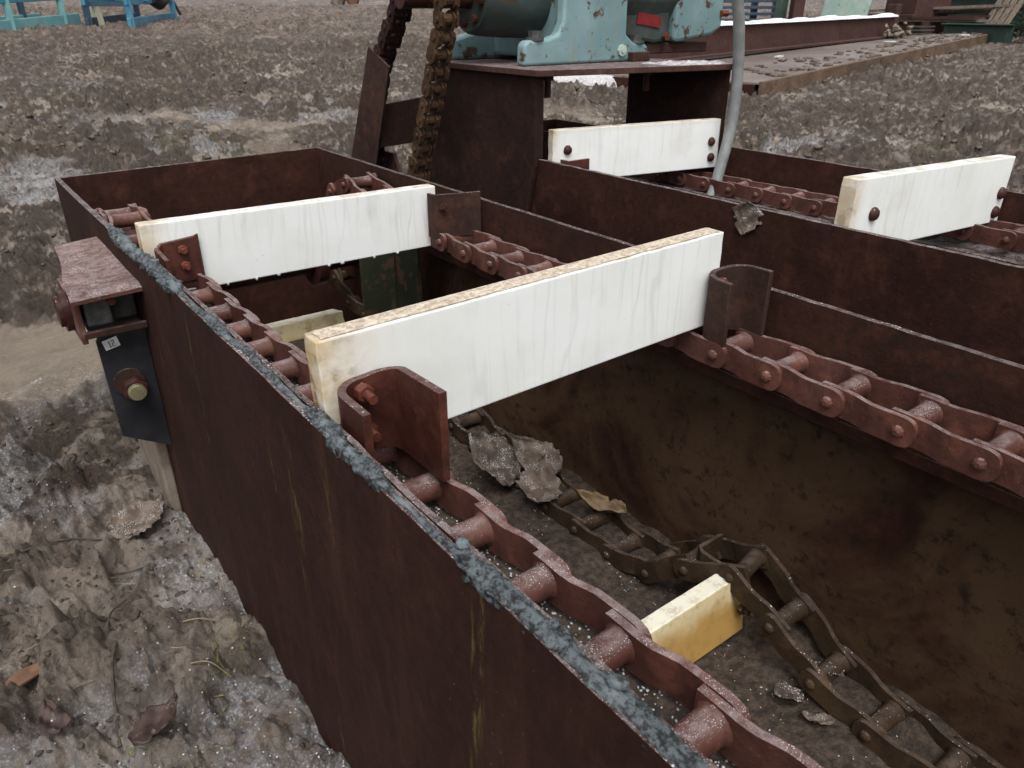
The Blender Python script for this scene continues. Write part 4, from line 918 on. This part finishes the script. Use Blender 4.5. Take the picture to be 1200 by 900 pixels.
# small weeds hugging the plate foot
V, F = [], []
for k in range(110):
    c0 = random.choice([(0.02, 2.42), (0.42, 2.55), (0.50, 2.75), (0.38, 2.35), (0.55, 3.3)]); x = c0[0] + random.gauss(0, .045); y = c0[1] + random.gauss(0, .07); z = gz(x, y)
    h = random.uniform(.015, .05); a = random.uniform(0, 6.28); dx, dy = math.cos(a), math.sin(a); n = len(V); lx, ly = random.gauss(0, .6) * h, random.gauss(0, .6) * h
    V += [(x - dx * .004, y - dy * .004, z), (x + dx * .004, y + dy * .004, z), (x + lx, y + ly, z + h)]; F.append((n, n + 1, n + 2))
tag(obj('weeds', MB().add(V, F), 'grass', None), 'tiny green weeds at the foot of the near trough plate', 'weeds', kind='stuff')

# ------------------------------------------------------------------ background, left: blue machine frames
def frame_thing(label, A, B, depth, mats, posts, zs, name='machine_frame'):
    """Steel frame standing from A to B; zs = heights of the rails above ground."""
    A, B = Vector((*A, gz(*A) - 0.22)), Vector((*B, gz(*B) - 0.22)); d = (B - A); n = Vector((-d.y, d.x, 0)).normalized() * depth
    t = empty(name, A + Vector((0, 0, 0)), label, 'machine frame', 'blue machine frames')
    for off, mt in ((Vector((0, 0, 0)), mats[0]), (n, mats[1])):
        for z0, z1, mm in zs:
            obj('rail', MB().bar(A + off + Vector((0, 0, (z0 + z1) / 2)), B + off + Vector((0, 0, (z0 + z1) / 2)), 0.22, z1 - z0), mm or mt, t, bevel=0.03)
        for u in posts:
            p = A + d * u + off; obj('post', MB().box(p.x - .16, p.x + .16, p.y - .16, p.y + .16, p.z - .1, p.z + zs[-1][1] + 0.6), mt, t, bevel=0.03)
    for u in (0.04, 0.5, 0.96):
        p = A + d * u + Vector((0, 0, zs[-1][1] * 0.8)); obj('cross_rail', MB().bar(p, p + n, 0.18, 0.24), mats[1], t)
    return t
frame_thing('long blue green steel frame at the far left of the field', (2.4, 45.2), (8.7, 51.2), 2.4, ('blue_green', 'blue_dark'), (0.05, 0.42, 0.86), [(0.10, 0.75, 'blue_green'), (1.45, 2.1, 'blue')])
t = frame_thing('short bright blue machine frame with black pump, right of the cream post', (10.6, 48.2), (14.8, 54.8), 2.2, ('blue', 'blue_dark'), (0.03, 0.97), [(0.10, 0.65, None), (1.25, 1.65, 'blue')])
A_ = Vector((12.4, 51.8, gz(12.4, 51.8))); mb = MB().tube([A_ + Vector((0.3, -.3, 1.2)), A_ + Vector((0.9, 0.4, 0.95)), A_ + Vector((1.6, 1.4, 1.2))], [0.38, 0.42, 0.3], 12)
obj('pump', mb, 'black', t, smooth=True); obj('tank', MB().box(10.9, 12.3, 50.2, 52.0, A_.z + 0.95, A_.z + 2.3), 'blue', t, bevel=0.06)
obj('pipe', MB().tube([(14.4, 54.4, A_.z + 2.2), (14.8, 54.6, A_.z + 1.0), (15.2, 55.0, A_.z + .3)], 0.09, 8), 'galv', t)
g0 = gz(9.4, 50.8); tag(obj('post', MB().bar((9.55, 50.6, g0 - .1), (9.2, 50.9, g0 + 2.6), 0.56, 0.5), 'cream', None, bevel=0.03), 'cream painted post between the two blue frames', 'post')
g0 = gz(35, 70.5); tag(obj('log_butt', MB().cyl((34.6, 70.0, g0 + .35), (35.6, 71.4, g0 + .4), 0.5, 14, 0.45), 'chip_wood', None, smooth=True, bevel=0.05), 'short pale log lying far off at the top of the picture', 'log')
g0 = gz(34, 70.5); tag(obj('boulder', MB().tube([(33.2, 70.4, g0 - .1), (33.5, 70.3, g0 + .5), (33.9, 70.2, g0 + .95), (34.1, 70.1, g0 + 1.2)], [0.6, 0.62, 0.45, 0.1], 9), 'clod', None, smooth=True), 'dark lump of earth beside the far log', 'earth lump')

# ------------------------------------------------------------------ background, right: steel deck and scrap
dk = empty('steel_deck', (27, 18, -0.8), 'low rusty checker plate deck lying on the mud at upper right', 'steel deck')
A, B = Vector((20.3, 14.7, -1.27)), Vector((44.0, 18.2, -0.27))
Lw = Vector((23.3, 20.2, -1.02)); Rw = Vector((37.9, 20.4, -0.45))
def plank(a, b, c, d, t_): 
    q = [Vector(p) for p in (a, b, c, d)]; return MB().add(q + [p - Vector((0, 0, t_)) for p in q], BF)
up = Vector((0, 0, 0.36))
obj('deck_plate', plank(A + up, B + up, Rw + up + Vector((0, .3, 0)), Vector((17.6, 21.6, -0.85)), 0.05), 'deck', dk)
d = (B - A).normalized(); 
obj('edge_channel', MB().bar(A + Vector((0, -.08, 0.17)), A + d * 8.8 + Vector((0, -.08, 0.17)), 0.14, 0.46), 'kerb_steel', dk, bevel=0.02)
obj('edge_channel', MB().bar(A + d * 8.9 + Vector((0, -.08, 0.17)), B + Vector((0, -.08, 0.17)), 0.14, 0.44), 'kerb_steel', dk, bevel=0.02)
obj('end_channel', MB().bar(A + Vector((-.04, 0.1, 0.14)), Vector((17.6, 21.6, -1.05)), 0.10, 0.32), 'plate', dk)
pts, sz = [], []
for k in range(150):
    u, w = RNG.uniform(0.05, 0.98), RNG.uniform(0.03, 0.55) ** 1.3; p = A.lerp(B, u).lerp(Lw.lerp(Rw, u), w) + up; pts.append((p.x, p.y, p.z + 0.01)); sz.append(RNG.uniform(0.05, 0.16))
tag(child_world(blob_cloud('mud_on_deck', pts, sz, 'clod', 2, 0.2, 0.45), dk), kind='stuff')
for k in range(9):
    u, w = RNG.uniform(0.1, 0.9), RNG.uniform(0.1, 0.7); p = A.lerp(B, u).lerp(Lw.lerp(Rw, u), w) + up
    a = RNG.uniform(0, 3.1); e = Vector((math.cos(a), math.sin(a), 0)) * RNG.uniform(0.2, 0.5)
    tag(obj('scrap_board', MB().bar(p - e + Vector((0, 0, .05)), p + e + Vector((0, 0, .06)), 0.12, 0.05), 'wood' if k % 3 else 'paper', None), 'small brown scrap of board littering the checker plate deck' if k % 3 else 'small white scrap littering the checker plate deck', 'scrap', 'board scraps on the steel deck' if k % 3 else 'white scraps on the steel deck')
bm_ = empty('steel_beam', Lw, 'long reddish brown steel beam behind the deck with snow along its top', 'steel beam')
Dn = (Rw - Lw)
mb = MB().add([Lw + Vector((-4.2, -.2, 0.30)), Rw + Vector((0, 0, 0.36)), Rw + Vector((0, 0, 1.22)), Lw + Vector((-3.6, -.2, 1.55)), Lw + Vector((-4.2, 0, 0.30)), Rw + Vector((0, .25, 0.36)), Rw + Vector((0, .25, 1.22)), Lw + Vector((-3.6, 0, 1.55))], BF)
obj('web', mb, 'beam', bm_, bevel=0.02)
obj('flange', MB().bar(Lw + Vector((-4.2, -.4, 0.36)), Rw + Vector((0, -.2, 0.40)), 0.4, 0.07), 'beam', bm_)
V = []; n = 120
for i in range(n):
    u = i / (n - 1); p = (Lw + Vector((-0.5, 0.05, 1.49))).lerp(Rw + Vector((0, 0.15, 1.22)), u); h = 0.17 * (0.7 + 0.5 * float(fbm(np.array([p.x]), np.array([1.0]), 1.2, 3, 6)[0]))
    for a, b_ in ((-.3, 0), (-.28, .6), (-.1, 1), (.2, .95), (.5, .5), (.52, 0)): V.append((p.x, p.y + a, p.z + b_ * h))
F = [(i * 6 + k, i * 6 + 6 + k, i * 6 + 7 + k, i * 6 + k + 1) for i in range(n - 1) for k in range(5)] + [(0, 1, 2, 3, 4, 5), tuple((n - 1) * 6 + k for k in (5, 4, 3, 2, 1, 0))]
tag(obj('snow_ridge', MB().add(V, F), 'snow', bm_, smooth='all'), kind='stuff')
# scrap yard behind
def boxthing(name, label, cat, c, sx, sy, sz_, mat, rz=0, lean=0, group='scrap pile behind the deck', extra=None):
    g = gz(c[0], c[1]) if len(c) < 3 else c[2]; base = Vector((c[0], c[1], g)); rot = (base, Matrix.Rotation(R(rz), 3, 'Z') @ Matrix.Rotation(R(lean), 3, 'Y'))
    mb = MB().box(c[0] - sx / 2, c[0] + sx / 2, c[1] - sy / 2, c[1] + sy / 2, g - 0.05, g + sz_, rot)
    if extra:
        for e in extra: mb.box(c[0] + e[0], c[0] + e[1], c[1] + e[2], c[1] + e[3], g + e[4], g + e[5], rot)
    return tag(obj(name, mb, mat, None, bevel=0.03), label, cat, group)
def rack():
    base = (41, 32.0); g = gz(*base); t = empty('steel_rack', (41, 32.0, g), 'dark blue steel rack of tubes behind the left end of the brown beam', 'rack', 'scrap pile behind the deck')
    for k in range(5): obj('tube', MB().bar((37.5, 32.6, g + .35 + .32 * k), (41.6, 29.8, g + .30 + .34 * k), 0.4, 0.16), 'blue_dark', t, bevel=0.02)
    for u in (0.1, 0.9): obj('upright', MB().box(37.9 + 3.4 * u, 38.2 + 3.4 * u, 33.0 - 2.6 * u, 33.3 - 2.6 * u, g - .1, g + 2.6), 'blue_dark', t)
rack()
boxthing('post', 'green painted post in the scrap row behind the snowy beam', 'post', (42, 29.7), 0.7, 0.8, 2.8, 'green', -40)
boxthing('post', 'rusty brown post next to the green post', 'post', (41.5, 28.2), 0.6, 0.9, 2.9, 'beam', -40)
boxthing('sheet', 'pale teal sheet metal panel leaning in the scrap row', 'sheet metal', (43, 26.3), 0.2, 3.0, 2.6, 'pale_teal', -8, 12)
boxthing('hopper', 'rusty brown hopper box in the scrap row', 'hopper', (44, 22.6), 2.2, 2.2, 2.2, 'beam', -20, 0, extra=[(-1.3, -1.1, -1.2, 1.2, 0.9, 1.1)])
boxthing('girder', 'long green girder lying behind the boards at upper right', 'girder', (47, 21.0), 0.5, 9.0, 2.0, 'green', -14, 0, extra=[(-0.5, -0.25, -4.5, 4.5, 0.3, 0.45), (-0.5, -0.25, -4.5, 4.5, 1.6, 1.75)])
boxthing('plate', 'dull green steel plate standing at the right end of the deck', 'steel plate', (42, 18.4), 0.15, 3.6, 0.75, 'green', -12, 4, extra=[(-0.4, 0.5, -1.8, 1.8, 0.75, 0.82)])
for k in range(11):
    x0 = 42.5 + 0.35 * k + random.uniform(-.2, .2); g = gz(x0, 22)
    tag(obj('board', MB().bar((x0, 27.0 - 0.3 * k, g + 0.75 + 0.09 * (k % 5) + random.uniform(0, .1)), (x0 + random.uniform(-1, 1), 18.0 + random.uniform(-1, 1), g + 0.80 + 0.13 * (k % 5) + random.uniform(0, .3)), random.uniform(.3, .5), 0.12), ('wood_dark', 'wood', 'beam')[k % 3], None), ('dark wet board in the loose pile at upper right', 'weathered grey board in the loose pile at upper right', 'rusty flat bar among the boards piled at upper right')[k % 3], ('board', 'board', 'steel bar')[k % 3], ('dark boards in the scrap pile', 'grey boards in the scrap pile', 'rusty bars in the scrap pile')[k % 3])
for k in range(4):
    tag(obj('board', MB().bar((43.2 - .1 * k, 18.9 - .33 * k, gz(43, 18.5)), (44.3, 18.3 - .36 * k, gz(43, 18.5) + 2.9), 0.26, 0.1), 'wood', None), ('leftmost', 'second', 'third', 'rightmost')[k] + ' of the grey boards leaning upright beside the dark bush', 'board', 'boards leaning by the bush')
la = empty('step_ladder', (38.6, 19.4, 0), 'short pale steel ladder by the end of the brown beam', 'ladder')
for k in range(4): obj('rung', MB().bar((39.4, 20.3, -0.15 + .16 * k), (39.6, 19.3, -0.13 + .16 * k), 0.1, 0.06), 'galv', la)
for s in (0, 1): obj('stile', MB().bar((39.4 + .2 * s, 20.3 - s, -.4), (39.4 + .2 * s, 20.3 - s, 0.6), 0.1, 0.08), 'galv', la)
boxthing('bracket_post', 'rusty upright lug at the right end of the brown beam', 'post', (38.6, 20.9, -0.45), 0.35, 0.5, 1.75, 'beam', -10)
pts = [(37.2 + RNG.normal(0, .45), 19.9 + RNG.normal(0, .2), -0.02 + abs(RNG.normal(0, .18))) for _ in range(60)]
tag(blob_cloud('rubble', pts, [RNG.uniform(.04, .13) for _ in pts], 'wood', 1, 0.4, 0.7), 'small heap of pale rubble by the end of the brown beam', 'rubble', kind='stuff')
# dark bush at the right edge
bs = empty('bush', (42.0, 15.6, gz(42, 15.6)), 'dark evergreen bush cut by the right edge of the picture', 'bush')
g = gz(42, 15.6); V, F = [], []
for k in range(2600):
    a, b_ = random.uniform(0, 6.28), math.acos(random.uniform(-0.4, 1)); rr = random.uniform(0.5, 1.0) ** 0.5 * (1.15 + 0.25 * math.sin(5 * a))
    c_ = Vector((42 + rr * math.cos(a) * math.sin(b_), 15.6 + rr * 0.9 * math.sin(a) * math.sin(b_), g + 1.0 + 1.5 * rr * math.cos(b_)))
    u_ = Vector((random.gauss(0, 1), random.gauss(0, 1), random.gauss(0, 1))).normalized() * 0.10; w_ = u_.orthogonal().normalized() * 0.035; n = len(V)
    V += [c_ - u_, c_ + w_, c_ + u_, c_ - w_]; F.append((n, n + 1, n + 2, n + 3))
obj('crown', MB().add(V, F), 'needle', bs)
obj('trunk', MB().tube([(42, 15.6, g - .1), (42.02, 15.6, g + .8), (42.1, 15.55, g + 1.8)], [0.09, 0.07, 0.03], 8), 'twig', bs)
# snow lying beyond the stand
n = 26; V = []
for i in range(n):
    for j in range(n):
        u, w = i / (n - 1) * 2 - 1, j / (n - 1) * 2 - 1; x = 17.6 + 1.6 * u - 0.5 * w; y = 19.9 - 1.1 * u + 0.7 * w
        e = max(0, 1 - (u * u + w * w) - 0.3 * float(pn(np.array([u * 2.0]), np.array([w * 2.0]), 8)[0])); V.append((x, y, -1.16 + 0.30 * e ** 0.6 - (0.15 if e == 0 else 0)))
F = [(i * n + j, i * n + n + j, i * n + n + 1 + j, i * n + j + 1) for i in range(n - 1) for j in range(n - 1)]
tag(obj('snow_heap', MB().add(V, F), 'slush', None, smooth='all'), 'small white snow heap seen under the motor stand', 'snow')
